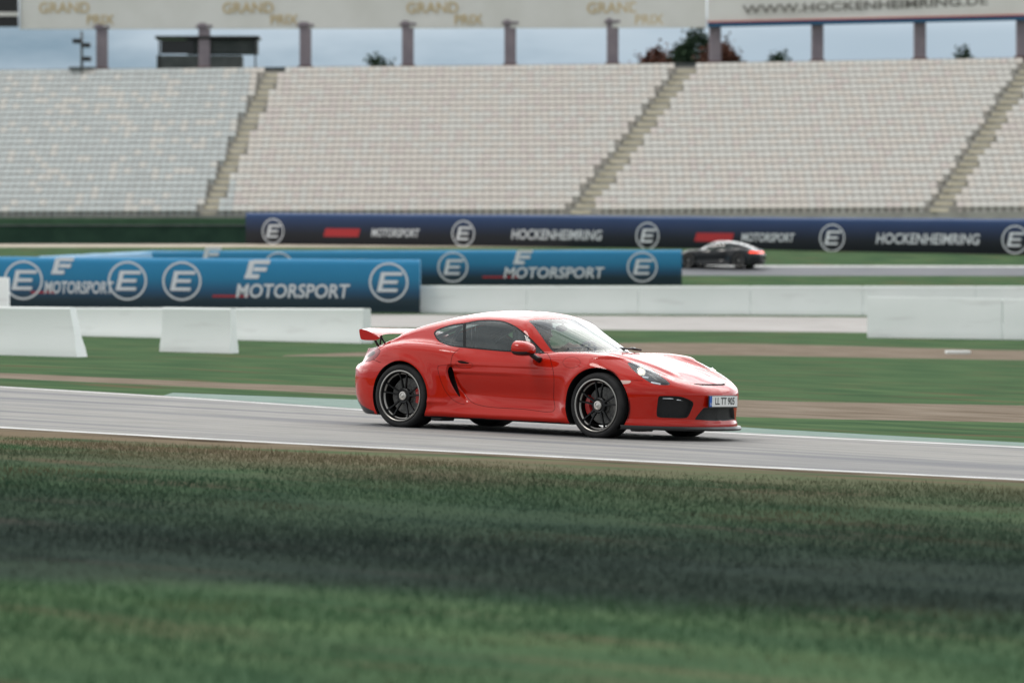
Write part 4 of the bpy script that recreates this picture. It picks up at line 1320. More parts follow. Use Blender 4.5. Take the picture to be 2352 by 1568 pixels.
# the long navy wall below the stand
P3 = [(565, 215, 488, 561), (1176, 207, 493, 570), (1750, 199, 499, 578), (2352, 192, 503, 585), (3000, 186, 508, 592)]
path3 = [(at(u, D), float(D), max(hz(b_, D), g(u, D) - .25), hz(t_, D)) for u, D, t_, b_ in P3]
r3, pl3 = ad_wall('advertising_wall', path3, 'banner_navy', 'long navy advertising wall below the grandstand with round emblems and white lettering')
for px in (628, 1065, 1488, 1912, 2332, 2745):
    M, H = pl3(px, .42); emblem(r3, M, .70)
for px in (870, 1725, 2560):
    word(r3, pl3, px + 38, .40, 'MOTORSPORT', .42, 3.0)
    M, _ = pl3(px - 84, .40, .04); stripe(r3, M, 2.2, .44, 'banner_red')
for px in (1278, 2130): word(r3, pl3, px, .40, 'HOCKENHEIMRING', .52, 5.6)

def white_wall(label, px0, px1, D0, D1_, top0, top1, prof=None, slant=(0, 0), thick=.5, name='concrete_barrier'):
    """run of white concrete barrier between two measured ends"""
    prof = prof or [(-.10, 0), (-.08, .20), (.03, .42), (.05, .96), (.08, 1.0), (thick - .08, 1.0), (thick - .05, .96), (thick - .03, .42), (thick + .08, .2), (thick + .10, 0)]
    a = (at(px0, D0), D0); c = (at(px1, D1_), D1_)
    LEN = math.hypot(c[0] - a[0], c[1] - a[1])
    d = Vector((c[0] - a[0], c[1] - a[1], 0)).normalized(); nrm = Vector((-d.y, d.x, 0))
    vs_, fs = [], []; m = len(prof)
    st = [(0.0, 0.0)]; k_ = 4.0          # lengths butted together: a chamfered joint every four metres
    while k_ < LEN - 1.2:
        st += [(k_ - .035, 0.0), (k_ - .008, .035), (k_ + .008, .035), (k_ + .035, 0.0)]; k_ += 4.0
    st.append((LEN, 0.0)); n = len(st) - 1
    o = Vector((a[0], a[1], float(gz(*a))))
    for i in range(n + 1):
        t = st[i][0] / LEN; x, y = a[0] + (c[0] - a[0]) * t, a[1] + (c[1] - a[1]) * t
        zb = float(gz(x, y)) - .04; zt_ = hz(top0 + (top1 - top0) * t, y) - st[i][1]
        for dy, k in prof:
            dy = dy + st[i][1] * (1 if dy < thick / 2 else -1)
            e = (-slant[0] * (1 - k) if i == 0 else slant[1] * (1 - k) if i == n else 0)
            p = Vector((x, y, 0)) + nrm * dy + d * e
            vs_.append((p.x - o.x, p.y - o.y, zb + (zt_ - zb) * k - o.z))
    for i in range(n):
        for q in range(m - 1): fs.append((i * m + q, (i + 1) * m + q, (i + 1) * m + q + 1, i * m + q + 1))
    fs.append(tuple(range(m - 1, -1, -1))); fs.append(tuple(n * m + q for q in range(m)))
    ob = mesh_obj(name, vs_, fs, MATS['white_concrete'], loc=o)
    ob.data.set_sharp_from_angle(angle=math.radians(30))
    tag(ob, label, 'barrier', 'white concrete barriers round the infield')
    return ob
white_wall('long white concrete barrier in front of the blue walls, running right behind the car roof', 955, 2800, 140, 138, 656, 657)
white_wall('nearest white concrete barrier on the right, tall with a bright top edge', 1992, 2800, 116, 115, 680, 693)
white_wall('low white concrete barrier under the nearer blue wall, left of the rear wing', 165, 832, 104, 100, 706, 708)
white_wall('short white concrete block standing forward of the low wall, in the grass', 372, 528, 83.5, 83.2, 705, 707, slant=(.03, .03))
white_wall('white concrete block at the left edge with a slanted end, nearest the track', -160, 158, 75.5, 75, 702, 705, slant=(0, .2))
white_wall('small white block at the left edge in front of the blue wall', -60, 18, 132, 132, 636, 637)

# green boarded wall and railing on the left under the stand
b = MB(); r = empty('green_wall', (at(-250, 240), 240, 0), label='dark green boarded wall with a lighter green top strip, left of the navy wall', cat='wall')
def seg_box(px0, px1, D, y0, y1, th): # upright slab given by measured edges
    x0, x1 = at(px0, D), at(px1, D); z0, z1_ = hz(y0, D), hz(y1, D)
    return ((x0 + x1) / 2 - at(-250, 240), D - 240, (z0 + z1_) / 2), (abs(x1 - x0), th, abs(z1_ - z0))
c, s_ = seg_box(-250, 600, 240, 570, 518, .15); MB().box(c, s_, .02).build('tarp', MATS['green_tarp'], r)
c, s_ = seg_box(-250, 598, 240.2, 517, 501, .15); MB().box(c, s_, .02).build('top_strip', MATS['green_board'], r)
c, s_ = seg_box(-250, 599, 239.9, 519, 516.5, .12); MB().box(c, s_, .01).build('rail', MATS['grey_steel'], r)
r = empty('guard_railing', (at(-250, 250), 250, 0), label='dark steel railing along the foot of the grandstand on the left', cat='railing')
x0, x1 = at(-250, 250), at(620, 250)
b = MB()
for yy in (489, 494, 499): b.box(((x1 - x0) / 2, 0, hz(yy, 250)), (x1 - x0, .06, .07), .01)
b.build('rails', MATS['grey_steel'], r)
for k in range(13):
    b = MB(); b.box(((x1 - x0) * (k + .5) / 13, .06, (hz(486, 250) + float(gz(0, 250))) / 2), (.08, .06, hz(486, 250) - float(gz(0, 250))), .01); b.build('post', MATS['grey_steel'], r)

# ------------------------------------------------------------------ the grandstand
noisy('stand_concrete', (0.32, 0.31, 0.285), (0.42, 0.41, 0.38), 0.8, rough=0.9)
noisy('stair_concrete', (0.52, 0.485, 0.38), (0.62, 0.58, 0.47), 0.9, rough=0.9)
for nm_, c_ in (('seat_cool', (.545, .575, .57)), ('seat_warm', (.64, .60, .555)), ('seat_white', (.635, .62, .585)), ('seat_rose', (.62, .565, .535)), ('seat_grey', (.52, .545, .54))):
    noisy(nm_, c_, tuple(k * 1.08 for k in c_), 3.0, rough=0.45)
noisy('stand_column', (0.215, 0.185, 0.215), (0.26, 0.225, 0.25), 1.0, rough=0.7)
noisy('column_foot', (0.10, 0.055, 0.055), (0.14, 0.08, 0.075), 1.0, rough=0.8)
noisy('parapet', (0.05, 0.06, 0.06), (0.09, 0.10, 0.10), 0.7, rough=0.8)
noisy('fascia_white', (0.64, 0.64, 0.61), (0.71, 0.71, 0.69), 0.3, rough=0.5)
principled('fascia_gold', (0.56, 0.44, 0.24), 0.5)
principled('fascia_blue', (0.006, 0.075, 0.17), 0.5)
principled('fascia_red', (0.50, 0.06, 0.04), 0.5)
principled('fascia_ink', (0.16, 0.155, 0.14), 0.6)
RISE, RUN, ROWS, Z0 = .453, .80, 24, 7.42
front_D = pchip([-60, -35, -18.8, 9.2, 31, 60], [270, 266.6, 264, 259.5, 254, 246])
stand = empty('grandstand', (0, 262, 0), label='long terraced grandstand in the background, a white board on columns along its top', cat='grandstand')
SX0, SX1 = -52.0, 52.0
xs_ = np.arange(SX0, SX1 + .01, 2.0)
vs_, fs = [], []
for r in range(ROWS + 1):
    for x in xs_:
        D = float(front_D(x)) + r * RUN
        zlo = Z0 + (r - 1) * RISE if r else float(gz(x, D)) - .5
        vs_ += [(x, D - 262, zlo), (x, D - 262, Z0 + r * RISE)]
n = len(xs_)
for r in range(ROWS + 1):
    for i in range(n - 1):
        a = (r * n + i) * 2; c = a + 2
        fs.append((a, c, c + 1, a + 1))
        if r < ROWS: fs.append((a + 1, c + 1, c + 2 * n, a + 2 * n))
mesh_obj('terrace', vs_, fs, MATS['stand_concrete'], stand, smooth=False)
GANG = [(-26.0, 3.0, 1.1), (-20.6, 3.2, 1.0), (4.6, 7.8, 1.3), (28.0, 8.2, 1.2), (47, 6, 1.2), (-44, 3, 1.1)]   # foot x, drift to the top, width
GANG = [g_ for g_ in GANG if g_[0] != -26.0]
for x0, dr, w in GANG:
    b = MB()
    for r in range(ROWS):
        x = x0 + dr * r / (ROWS - 1)
        D = float(front_D(x)) + r * RUN - 262
        b.box((x, D + .62, Z0 + r * RISE + .113), (w, .36, .226), .01)
        b.box((x, D + .22, Z0 + r * RISE + .012), (w, .40, .024), .005)
    b.build('stairway', MATS['stair_concrete'], stand)
def seat_shape():
    """moulded shell seat on two feet"""
    b = MB()
    prof = [(-.20, .30), (-.21, .33), (-.19, .345), (.06, .325), (.13, .335), (.17, .40), (.205, .62), (.215, .64), (.195, .645), (.16, .43), (.12, .365), (.05, .350), (-.19, .370)]
    outline = [(-.205, .325), (-.19, .365), (.04, .345), (.10, .36), (.135, .42), (.175, .655), (.195, .675), (.215, .66), (.165, .40), (.12, .33), (.05, .31), (-.19, .315)]
    n = len(outline); ws = [(-.24, .97), (-.22, 1.0), (.22, 1.0), (.24, .97)]
    vs_ = [(x, y, .02 + z * k) for x, k in ws for y, z in outline]
    fs = []
    for i in range(3):
        for k in range(n): fs.append((i * n + k, i * n + (k + 1) % n, (i + 1) * n + (k + 1) % n, (i + 1) * n + k))
    fs += [tuple(range(n - 1, -1, -1)), tuple(3 * n + k for k in range(n))]
    b.add(vs_, fs)
    b.box((0, .02, .165), (.26, .06, .33), 0)
    return b
sb = seat_shape()
SV, SF = np.array(sb.v), sb.f
def block_mats(x):
    if x < -19: return (['seat_cool'] * 5 + ['seat_white'] * 2 + ['seat_grey'] * 2)
    if x < 6: return (['seat_warm'] * 5 + ['seat_white'] * 3 + ['seat_rose'] * 2)
    return (['seat_warm'] * 4 + ['seat_white'] * 5 + ['seat_rose'] * 1)
SM = ['seat_cool', 'seat_warm', 'seat_white', 'seat_rose', 'seat_grey']
proto_mesh = {}
for mname in SM:
    me = bpy.data.meshes.new('stand_seat'); me.from_pydata([tuple(v) for v in SV], [], SF); me.materials.append(MATS[mname]); me.polygons.foreach_set('use_smooth', np.ones(len(me.polygons), bool)); me.update()
    me.set_sharp_from_angle(angle=math.radians(50))
    proto_mesh[mname] = me
single, many_v, many_f, many_m = 0, [], [], []
nv = len(SV)
def seat_runs(r):
    x = SX0 + .3
    while x < SX1:
        u = r / (ROWS - 1)
        if not any(abs(x - (g0 + dr * u)) < w / 2 + .20 for g0, dr, w in GANG): yield x
        x += .50
SEATS = 'moulded seats of the grandstand'
first = None
for r in range(ROWS):
    for x in seat_runs(r):
        D = float(front_D(x)) + r * RUN + .33
        z = Z0 + r * RISE
        u = CX + FPX * x / D
        mname = random.choice(block_mats(x))
        slope = (float(front_D(x + .25)) - float(front_D(x - .25))) / .5
        if single < 300 and -5 < u < 2357 and r < 3:
            if first is None:
                o = first = bpy.data.objects.new('stand_seat', proto_mesh[mname])
            else:
                o = first.copy(); o.data = proto_mesh[mname]
            COL.objects.link(o); o.location = (x, D, z); o.rotation_euler = (0, 0, math.atan(slope))
            where = 'left block' if x < -19 else 'middle block' if x < 6 else 'right block'
            rw = ('lowest', 'second lowest', 'third lowest')[r]
            tag(o, '%s moulded seat, %s row, %s of the stand' % ({'seat_cool': 'cool pale grey', 'seat_warm': 'warm off white', 'seat_white': 'white', 'seat_rose': 'pinkish', 'seat_grey': 'grey'}[mname], rw, where), 'seat', SEATS)
            single += 1
        else:
            ca, sa = math.cos(math.atan(slope)), math.sin(math.atan(slope))
            v = SV.copy(); v = np.c_[v[:, 0] * ca - v[:, 1] * sa + x, v[:, 0] * sa + v[:, 1] * ca + D - 262, v[:, 2] + z]
            base = len(many_v) * nv
            many_v.append(v); many_f += [tuple(i + base for i in f) for f in SF]; many_m += [SM.index(mname)] * len(SF)
o = mesh_obj('stand_seats', np.vstack(many_v), many_f, [MATS[k] for k in SM], loc=(0, 262, 0), face_mats=many_m)
o.data.set_sharp_from_angle(angle=math.radians(50))
tag(o, 'rows upon rows of pale moulded seats covering the upper grandstand', 'seats', SEATS, 'stuff')
# parapet, columns and board along the top
zT = Z0 + ROWS * RISE
b = MB()
for i in range(n - 1):
    xa, xb = xs_[i], xs_[i + 1]
    Da, Db = float(front_D(xa)) + ROWS * RUN + .5 - 262, float(front_D(xb)) + ROWS * RUN + .5 - 262
    q = [(xa, Da, zT - .4), (xb, Db, zT - .4), (xb, Db, zT + .32), (xa, Da, zT + .32)]
    b.prism(q, (0, 0, 0), (0, .25, 0))
b.build('parapet', MATS['parapet'], stand)
for u in (-60, 235, 470, 702, 937, 1172, 1407, 1642, 1877, 2112, 2347, 2580):
    D = float(front_D(at(u, 283))) + ROWS * RUN + .9
    x = at(u, D); b = MB()
    zb, zt_ = zT - .3, 21.9
    b.box((x, D - 262, (zb + zt_) / 2), (.85, .45, zt_ - zb), .05)
    b.box((x, D - 262 - .1, zt_ - .25), (1.2, .5, .18), .03)
    co_ = b.build('column', MATS['stand_column'], stand)
    b = MB(); b.box((x, D - 262, zb + .45), (1.1, .6, .55), .05); b.build('column_foot', MATS['column_foot'], co_)
def board(pts, name, mat, z_lo, z_hi, dy=0, th=.25):
    b = MB()
    for (xa, Da, la, ha), (xb, Db, lb, hb) in zip([(x, d, l, h) for x, d, l, h in pts][:-1], pts[1:]):
        pass
    return b
def board_slab(name, mat, u0, u1, b0, b1, t0, t1, dy, th, div=6):
    """slab of the board along the top, between measured lower and upper edges"""
    b = MB()
    for i in range(div):
        q = []
        for t, e in ((i / div, 0), ((i + 1) / div, 0), ((i + 1) / div, 1), (i / div, 1)):
            u = u0 + (u1 - u0) * t
            D = float(front_D(at(u, 283))) + ROWS * RUN + .7 + dy
            py = (b0 + (b1 - b0) * t) if e == 0 else (t0 + (t1 - t0) * t)
            q.append((at(u, D), D - 262, hz(py, D)))
        b.prism(q, (0, 0, 0), (0, th, 0))
    return b.build(name, MATS[mat], stand)
board_slab('fascia_board', 'fascia_white', 46, 1622, 68, 64, -60, -60, 0, .3)
board_slab('fascia_board', 'fascia_white', 1625, 2700, 55, 30, -70, -100, -.5, .3)
board_slab('fascia_stripe', 'fascia_red', 1625, 2700, 53, 29, 50.5, 26, -.62, .1)
board_slab('fascia_stripe', 'fascia_blue', 1625, 2700, 63, 39, 54, 30, -.6, .4)
board_slab('dark_end_panel', 'black_trim', -300, 42, 62, 62, -60, -60, -.2, .5, 2)
board_slab('fascia_stripe', 'fascia_white', -300, 42, 38, 38, 29, 29, -.35, .1, 2)
def on_board(u, py, off=.06):
    D = float(front_D(at(u, 283))) + ROWS * RUN + .7 - off
    s1 = (float(front_D(at(u + 5, 283))) - float(front_D(at(u - 5, 283)))) / (at(u + 5, 283) - at(u - 5, 283))
    d = Vector((1, s1, 0)).normalized(); nr = Vector((d.y, -d.x, 0))
    M = Matrix((d, nr.cross(d) * 1.0, nr)).transposed().to_4x4(); M.translation = (at(u, D), D - 262, hz(py, D)); return M
for u in (190, 612, 1035, 1450):
    for txt, du, py, sz in (('GRAND', -42, 20, 1.1), ('PRIX', 40, 47, 1.0)):
        text_mesh(txt, sz, .01, 'board_text', 'fascia_gold', stand, on_board(u + du, py), bold=.01)
t = text_mesh('WWW.HOCKENHEIMRING.DE', .85, .01, 'board_text', 'fascia_ink', stand, on_board(1985, 14, .62) @ Matrix.Rotation(math.radians(1.0), 4, 'Z'), bold=.012)
w_ = [v.co.x for v in t.data.vertices]
for v in t.data.vertices: v.co.x *= 17.5 / (max(w_) - min(w_))
# commentary cabin standing on the top walkway
cx_ = at(478, 285); cab_ = empty('commentary_cabin', (cx_, 285.5, zT - .2), label='black commentary cabin with a flat roof on top of the grandstand, left of centre', cat='cabin')
b = MB(); b.box((0, 0, 2.75), (7.6, 2.4, .2), .03); b.build('roof', MATS['black_trim'], cab_)
b = MB(); b.box((-.6, 0, .72), (6.2, 2.0, 1.44), .03); b.box((1.0, .2, 2.1), (5.2, 1.8, 1.0), .02); b.build('wall', MATS['parapet'], cab_)
b = MB(); b.box((-2.2, -.9, 2.05), (2.4, .06, 1.0), .01); b.build('window', MATS['lamp_black'], cab_)
for xx in (-3.5, 3.5):
    b = MB(); b.box((xx, -1.0, 1.33), (.12, .12, 2.65), .01); b.build('post', MATS['black_trim'], cab_)
# loudspeaker mast further left
mx_ = at(185, 284); mr_ = empty('loudspeaker_mast', (mx_, 285, zT - .2), label='dark mast with loudspeakers on top of the grandstand at the far left', cat='mast')
b = MB(); b.tube([(0, 0, 0), (0, 0, 3.2)], .10, 10); b.build('pole', MATS['grey_steel'], mr_, True)
for zz, xx in ((2.2, .35), (2.5, -.35), (1.2, .4)):
    b = MB(); b.box((xx, -.1, zz), (.6, .5, .32), .04); b.build('loudspeaker', MATS['black_trim'], mr_)
b = MB(); b.box((0, 0, .55), (1.9, .5, .14), .02); b.build('cross_arm', MATS['grey_steel'], mr_)
# ------------------------------------------------------------------ trees beyond the stand
noisy('leaf_dark', (0.012, 0.028, 0.016), (0.030, 0.060, 0.028), 0.6, rough=0.8, spec=.2)
noisy('leaf_rust', (0.075, 0.030, 0.022), (0.13, 0.055, 0.035), 0.6, rough=0.8, spec=.2)
noisy('bark', (0.05, 0.04, 0.03), (0.09, 0.075, 0.06), 2, rough=0.9)
def tree(px, D, top_py, label, leaf='leaf_dark', wid=3.2, seed=0):
    rg = np.random.default_rng(seed)
    x = at(px, D); zb = float(gz(x, D)); zt_ = hz(top_py, D); H = zt_ - zb
    r = empty('leafy_tree', (x, D, zb), label=label, cat='tree', group='trees beyond the grandstand')
    b = MB(); b.tube([(0, 0, 0), (.15, .1, H * .35), (0, .2, H * .7), (.1, 0, H * .92)], [.32, .24, .15, .05], 8)
    for k in range(9):
        an, zz = rg.uniform(0, 6.28), H * rg.uniform(.35, .8); L_ = wid * rg.uniform(.4, .8)
        b.tube([(0, .1, zz), (math.cos(an) * L_ * .5, math.sin(an) * L_ * .5, zz + L_ * .35), (math.cos(an) * L_, math.sin(an) * L_, zz + L_ * .5)], [.10, .06, .02], 5)
    b.build('trunk', MATS['bark'], r, True)
    cl = 60
    cc = []
    while len(cc) < cl:
        p = rg.uniform(-1, 1, 3)
        if (p ** 2).sum() < 1: cc.append((p[0] * wid * (1 - .35 * max(p[2], 0)), p[1] * wid, H * .72 + p[2] * H * .27))
    cc = np.array(cc); cc[0] = (0, 0, H * 1.0)
    nl = 9000
    ci = rg.integers(0, cl, nl)
    c = cc[ci] + rg.normal(0, .42, (nl, 3))
    s_ = rg.uniform(.14, .28, nl)[:, None]
    a = rg.normal(size=(nl, 3)); a /= np.linalg.norm(a, axis=1, keepdims=True)
    q = np.cross(a, rg.normal(size=(nl, 3))); q /= np.linalg.norm(q, axis=1, keepdims=True)
    V_ = np.stack([c - a * s_, c + q * s_ * .6, c + a * s_, c - q * s_ * .6], 1).reshape(-1, 3)
    F_ = np.arange(nl * 4).reshape(-1, 4)
    mesh_obj('crown', V_, F_, MATS[leaf], r, smooth=False)
for i, a in enumerate([(1598, 330, 84, 'tall dark tree showing above the middle stairway of the grandstand', 'leaf_dark', 4.2), (1655, 322, 112, 'rust brown tree right of the tall dark tree, above the seats', 'leaf_rust', 3.0),
                       (1515, 325, 128, 'low rust brown tree left of the tall dark tree, above the seats', 'leaf_rust', 3.0), (1560, 345, 122, 'dark rounded tree between a rust brown one and the tall dark tree', 'leaf_dark', 2.2),
                       (1790, 345, 138, 'dark tree barely showing over the parapet, right of the rust brown tree', 'leaf_dark', 3.2), (2215, 350, 130, 'dark tree showing over the parapet at the far right', 'leaf_dark', 3.0),
                       (860, 350, 147, 'dark tree top just above the parapet near the middle', 'leaf_dark', 3.0)]):
    tree(*a, seed=i + 3)

# ------------------------------------------------------------------ the driver
principled('helmet_black', (0.012, 0.016, 0.018), 0.25, coat=.6)
noisy('skin', (0.42, 0.25, 0.18), (0.50, 0.31, 0.23), 14, rough=0.5)
noisy('suit_dark', (0.012, 0.018, 0.022), (0.022, 0.03, 0.034), 9, rough=0.85)
principled('suit_green', (0.004, 0.16, 0.10), 0.7)
principled('suit_white', (0.62, 0.68, 0.66), 0.7)
def caps(P, a, b, ra, rb):
    """distance to a tapered limb"""
    a, b = np.array(a), np.array(b); ab = b - a
    t = np.clip(((P - a) @ ab) / (ab @ ab), 0, 1)
    d = P - a - t[..., None] * ab
    return np.sqrt((d * d).sum(-1)) - (ra + (rb - ra) * t)
def driver():
    root = empty('person', matrix=CAR_M @ Matrix.Translation((-.36, .36, .305)), label='driver in a black open face helmet holding the steering wheel of the red car', cat='person')
    # local frame: x forward, z up, origin at the seat
    wheel_c = np.array((.56, .01, .495)); ax = np.array(Vector((-.88, 0, .47)).normalized()); u = np.cross(ax, (0, 1, 0)); u = u * np.sign(u[2])
    limbs = []                    # (a, b, ra, rb, blend)
    for s in (-1, 1):
        limbs += [((.02, s * .075, .17), (-.10, s * .085, .42), .115, .105, .05), ((-.10, 0, .46), (-.11, s * .17, .465), .075, .068, .05),
                  ((.02, s * .09, .13), (.42, s * .12, .24), .090, .065, .04), ((.42, s * .12, .24), (.82, s * .12, .0), .062, .045, .03), ((.82, s * .12, .0), (.98, s * .12, .07), .045, .035, .03)]
    limbs += [((-.09, 0, .48), (-.005, 0, .64), .062, .055, .03)]
    fingers = []
    for s in (-1, 1):
        an = math.radians(62 if s < 0 else 80)
        rim = lambda a_: wheel_c + (u * math.cos(a_) + np.array((0, s, 0)) * math.sin(a_)) * .178
        tg = rim(an + .01) - rim(an - .01); tg = tg / np.linalg.norm(tg); c = rim(an); rad = (c - wheel_c) / .178
        palm = c + ax * .032 + rad * .010
        wr = palm + ax * .065 - tg * .012 + np.array((-.03, 0, -.02))
        el = np.array((.15, s * .25, .36)); sh = np.array((-.10, s * .185, .465))
        limbs += [(sh, el, .058, .046, .03), (el, wr, .044, .029, .02), (wr, palm, .028, .024, .012), (palm - tg * .024, palm + tg * .024, .021, .020, .010)]
        for k in range(4):
            o_ = tg * (-.031 + .0205 * k); ln = (.92, 1.0, .97, .82)[k]
            p = [palm + o_, c + rad * .029 * ln + ax * .016 + o_, c + rad * .027 - ax * .014 * ln + o_ * .96, c - rad * .004 - ax * .026 * ln + o_ * .92]
            for (q0, q1, r0, r1) in ((p[0], p[1], .0105, .0098), (p[1], p[2], .0098, .0088), (p[2], p[3], .0088, .0078)): fingers.append((q0, q1, r0, r1, .003))
        t0, t1, t2 = palm - tg * .026, c - rad * .014 + ax * .022 - tg * .036, c - rad * .026 - ax * .002 - tg * .030
        fingers += [(t0, t1, .0125, .0108, .004), (t1, t2, .0108, .009, .003)]
    hands_c = [f[0] for f in fingers]
    SH = 2.0
    def head_f(P):
        q = P - np.array((.035, 0, .725)); x, y, z = q[..., 0], q[..., 1], q[..., 2]
        d = (np.sqrt((x / .098) ** 2 + (y / (.076 * (1 - .25 * np.clip(-z / .12, 0, 1) ** 1.5))) ** 2 + (z / .122) ** 2) - 1) * .085
        d = smin(d, caps(P, (.125, 0, .735), (.150, 0, .700), .008, .014), .018)          # nose
        d = smin(d, caps(P, (.105, -.012, .622), (.105, .012, .622), .022, .022), .025)    # chin
        d = smin(d, caps(P, (.126, -.016, .662), (.126, .016, .662), .007, .007), .008)    # lips
        for s in (-1, 1):
            d = smax(d, -(np.sqrt(((P - np.array((.138, s * .033, .737))) ** 2).sum(-1)) - .020), .012)   # eye sockets
            d = smin(d, caps(P, (.015, s * .078, .735), (.022, s * .080, .700), .013, .010), .008)        # ears
        return d
    def field(x, y, z):
        P = np.stack([x, y + SH / 2, z], -1).astype(float)
        d = head_f(P)
        for a, b, ra, rb, k in limbs: d = smin(d, caps(P, a, b, ra, rb), k)
        near_h = np.zeros(d.shape, bool)
        for a, b, ra, rb, k in fingers:
            d = smin(d, caps(P, a, b, ra, rb), k)
        return d
    V_, Q_, _c = surface_nets(field, .0085, (-.30, -1.36, -.06), (1.05, 0, .87))
    for it in range(2):
        g_ = grad(field, V_, 2e-3); f_ = field(V_[:, 0], V_[:, 1], V_[:, 2])
        V_ = V_ + g_ * np.clip(-f_ / np.maximum((g_ * g_).sum(1), .2), -.004, .004)[:, None]
    g_ = grad(field, V_, 2e-3); n_ = g_ / np.maximum(np.linalg.norm(g_, axis=1, keepdims=True), 1e-6)
    V_[:, 1] += SH / 2
    fn_ = np.cross(V_[Q_[:, 1]] - V_[Q_[:, 0]], V_[Q_[:, 2]] - V_[Q_[:, 0]])
    if ((fn_ * n_[Q_].mean(1)).sum(1) < 0).mean() > .5: Q_ = Q_[:, ::-1]
    C_ = V_[Q_].mean(1)
    fm = np.ones(len(Q_), int)
    arm = (np.abs(C_[:, 1]) > .145) & (C_[:, 2] > .28) & (C_[:, 0] > -.20)
    fm[(C_[:, 2] > .595) & (C_[:, 0] < .30)] = 0
    fm[(C_[:, 0] > .17) & (C_[:, 2] > .30)] = 0
    sl_ = arm & (fm == 1)
    fm[sl_ & (C_[:, 0] > -.04) & (C_[:, 0] < .06)] = 2
    fm[sl_ & (C_[:, 0] >= .06) & (C_[:, 0] < .10)] = 3
    fm[sl_ & (C_[:, 0] >= .10)] = 2
    bo = mesh_obj('body', V_, Q_, [MATS[k] for k in ('skin', 'suit_dark', 'suit_green', 'suit_white')], root, normals=n_, face_mats=fm)
    for s in (-1, 1):
        b = MB(); b.ellipsoid((.118, s * .033, .737), (.012, .014, .011), 12, 8); b.build('eye', MATS['plate_white'], root, True)
        b = MB(); b.ellipsoid((.128, s * .033, .737), (.004, .006, .006), 8, 6); b.build('pupil', MATS['plate_ink'], root, True)
    # open face helmet: shell with an opening at the front and a short peak
    vs_, fs = [], []
    n, m = 40, 24
    for i in range(m + 1):
        th = math.pi * .80 * i / m
        for k in range(n):
            ph = 2 * math.pi * k / n
            r_ = (.142, .122, .142)
            vs_.append((.012 + r_[0] * math.sin(th) * math.cos(ph), r_[1] * math.sin(th) * math.sin(ph), .752 + r_[2] * math.cos(th)))
    for i in range(m):
        for k in range(n):
            k2 = (k + 1) % n
            q = (i * n + k, (i + 1) * n + k, (i + 1) * n + k2, i * n + k2)
            c = np.mean([vs_[t] for t in q], 0)
            if c[0] > .062 and c[2] < .775: continue
            fs.append(q)
    b = MB(); b.add(vs_, fs)
    pk = [(.145 + (.03 if abs(t) < .9 else .0) - .05 * t * t, t * .095, .782 - .012 * t * t) for t in np.linspace(-1, 1, 9)]
    pb = [(.120 - .045 * t * t, t * .100, .800) for t in np.linspace(-1, 1, 9)]
    vv = [Vector(p) for p in pk + pb]; vv += [p - Vector((0, 0, .008)) for p in vv]
    ff = [(i, i + 1, 10 + i, 9 + i) for i in range(8)] + [(18 + i + 1, 18 + i, 18 + 9 + i, 18 + 10 + i) for i in range(8)] + [(i + 1, i, 18 + i, 19 + i) for i in range(8)]
    b.add(vv, ff)
    he = b.build('helmet', MATS['helmet_black'], root, True)
    md = he.modifiers.new('solid', 'SOLIDIFY'); md.thickness = .012; md.offset = -1
driver()

# ------------------------------------------------------------------ the dark car on the far track
def far_car():
    x, D = at(1652, 183.7), 183.7
    z = float(gz(x, D)) + .01
    fw = Vector((-.93, .37, 0)).normalized(); lf = Vector((-fw.y, fw.x, 0))
    M = Matrix((fw, lf, (0, 0, 1))).transposed().to_4x4(); M.translation = (x, D, z)
    root = empty('dark_car', matrix=M, label='dark grey sports car with glowing red rear light on the far track', cat='car')
    skip = {'rear_wing', 'door_mirror', 'number_plate', 'headlight', 'seat', 'roll_cage', 'steering_wheel', 'inside_mirror'}
    swap = {'red_paint': 'dark_paint', 'lamp_lens_lit': 'lamp_chrome', 'led_white': 'lamp_chrome', 'tail_clear': 'lamp_black', 'tail_red': 'lamp_black', 'caliper_red': 'rim_dark'}
    cache = {}
    def cp(o, parent):
        if o.name.split('.')[0] in skip: return
        c = o.copy()
        if o.data is not None:
            if o.data.name not in cache:
                d = o.data.copy()
                for i, m in enumerate(d.materials):
                    if m and m.name in swap: d.materials[i] = MATS[swap[m.name]]
                cache[o.data.name] = d
            c.data = cache[o.data.name]
        COL.objects.link(c); c.parent = parent
        for ch in list(o.children): cp(ch, c)
    for ch in list(car.children): cp(ch, root)
    b = MB()
    yy = np.linspace(-.80, .80, 33)
    pts = []
    for y in yy:
        xx = float(tail_plan(np.array(abs(y)))) - .012 + float(tail_z(np.array(.71)))
        pts.append((xx, y, .71))
    b.tube(pts, .020, 8); b.build('brake_light', MATS['brake_glow'], root, True)
far_car()

# small white block on the brown path at the right
q = unproj(2200, 812)
b = MB(); b.box((0, 0, .035), (.62, .30, .09), .02)
o = b.build('kerb_stone', MATS['white_concrete']); o.location = (q[0], q[1], float(gz(*q))); tag(o, 'small white stone lying on the brown path at the right', 'stone')

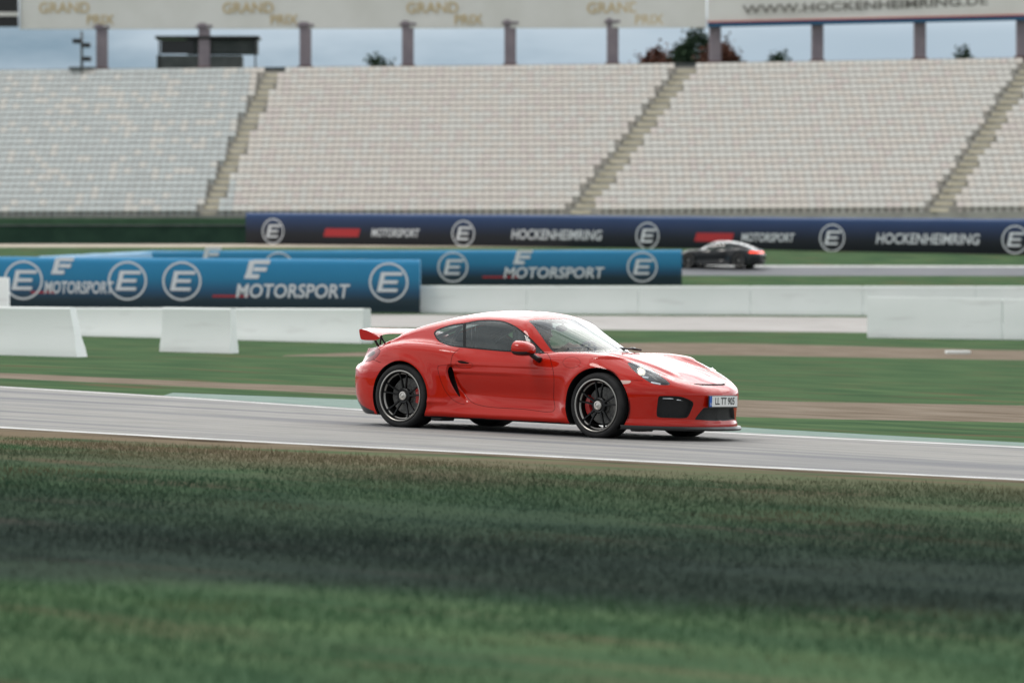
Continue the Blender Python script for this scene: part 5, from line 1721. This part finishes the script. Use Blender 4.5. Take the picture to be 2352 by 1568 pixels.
# ------------------------------------------------------------------ grass blades on the near verge
def blades(n, ymin, ymax, xw, h0, h1):
    # evenly over the ground, clumped by a slow pattern
    y = np.sqrt(rng.uniform(ymin ** 2, ymax ** 2, n)); x = rng.uniform(-1, 1, n) * (.9 + y * xw)
    return x, y
n = 210000
x, y = blades(n, 11.5, 37, .185, 0, 0)
ok = y < road_near(x) - 1.9 + rng.uniform(-.6, .3, n)
pat = np.sin(x * 1.3 + y * .7) + np.sin(x * .43 - y * 1.1 + 1.3) + np.sin(x * 2.1 + y * 2.9) * .6
ok &= (pat > -1.2) | (rng.random(n) < .35)
x, y, pat = x[ok], y[ok], pat[ok]
z = gz(x, y)
n = len(x)
h = rng.uniform(.014, .040, n) * (1 + .25 * np.clip(pat, -1, 2)) * np.where(rng.random(n) < .03, 2.0, 1.0); an = rng.uniform(0, 2 * np.pi, n); w = rng.uniform(.0025, .005, n)
lx, ly = rng.normal(0, .5, n) * h, rng.normal(0, .5, n) * h
V_ = np.stack([np.c_[x - w * np.cos(an), y - w * np.sin(an), z - .005], np.c_[x + w * np.cos(an), y + w * np.sin(an), z - .005], np.c_[x + lx, y + ly, z + h]], 1).reshape(-1, 3)
me = bpy.data.meshes.new('grass')
me.vertices.add(len(V_)); me.vertices.foreach_set('co', V_.ravel())
me.loops.add(n * 3); me.loops.foreach_set('vertex_index', np.arange(n * 3, dtype=np.int32))
me.polygons.add(n); me.polygons.foreach_set('loop_start', np.arange(0, n * 3, 3, dtype=np.int32)); me.polygons.foreach_set('loop_total', np.full(n, 3, dtype=np.int32))
me.polygons.foreach_set('use_smooth', np.ones(n, dtype=bool)); me.update(); me.validate()
an_ = np.repeat(an, 3); nv_ = np.c_[.45 * np.sin(an_), -.45 * np.abs(np.cos(an_)) * 0 + .2 * np.cos(an_), np.ones(n * 3)]; nv_ /= np.linalg.norm(nv_, axis=1, keepdims=True)
me.normals_split_custom_set_from_vertices(nv_.tolist())      # turf is lit like the ground it covers
noisy('grass_blade', (0.026, 0.072, 0.036), (0.050, 0.104, 0.048), 0.8, rough=0.9, spec=.0, c3=(0.13, 0.115, 0.06), c3_scale=0.7, c3_lo=.55, c3_hi=.72)
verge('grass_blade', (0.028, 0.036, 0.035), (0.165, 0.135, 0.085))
_t = MATS['grass_blade'].node_tree; _c = _t.nodes['Principled BSDF'].inputs['Base Color'].links[0].from_socket
_d, _l, _m = _t.nodes.new('ShaderNodeBsdfDiffuse'), _t.nodes.new('ShaderNodeBsdfTranslucent'), _t.nodes.new('ShaderNodeMixShader')
for _n in (_d, _l): _t.links.new(_c, _n.inputs['Color'])
_t.links.new(_d.outputs[0], _m.inputs[1]); _t.links.new(_l.outputs[0], _m.inputs[2]); _t.links.new(_m.outputs[0], _t.nodes['Material Output'].inputs['Surface'])   # light passes through the blades
me.materials.append(MATS['grass_blade'])
o = bpy.data.objects.new('grass', me); COL.objects.link(o)
tag(o, 'short rough grass on the verge in the foreground', 'grass', kind='stuff')
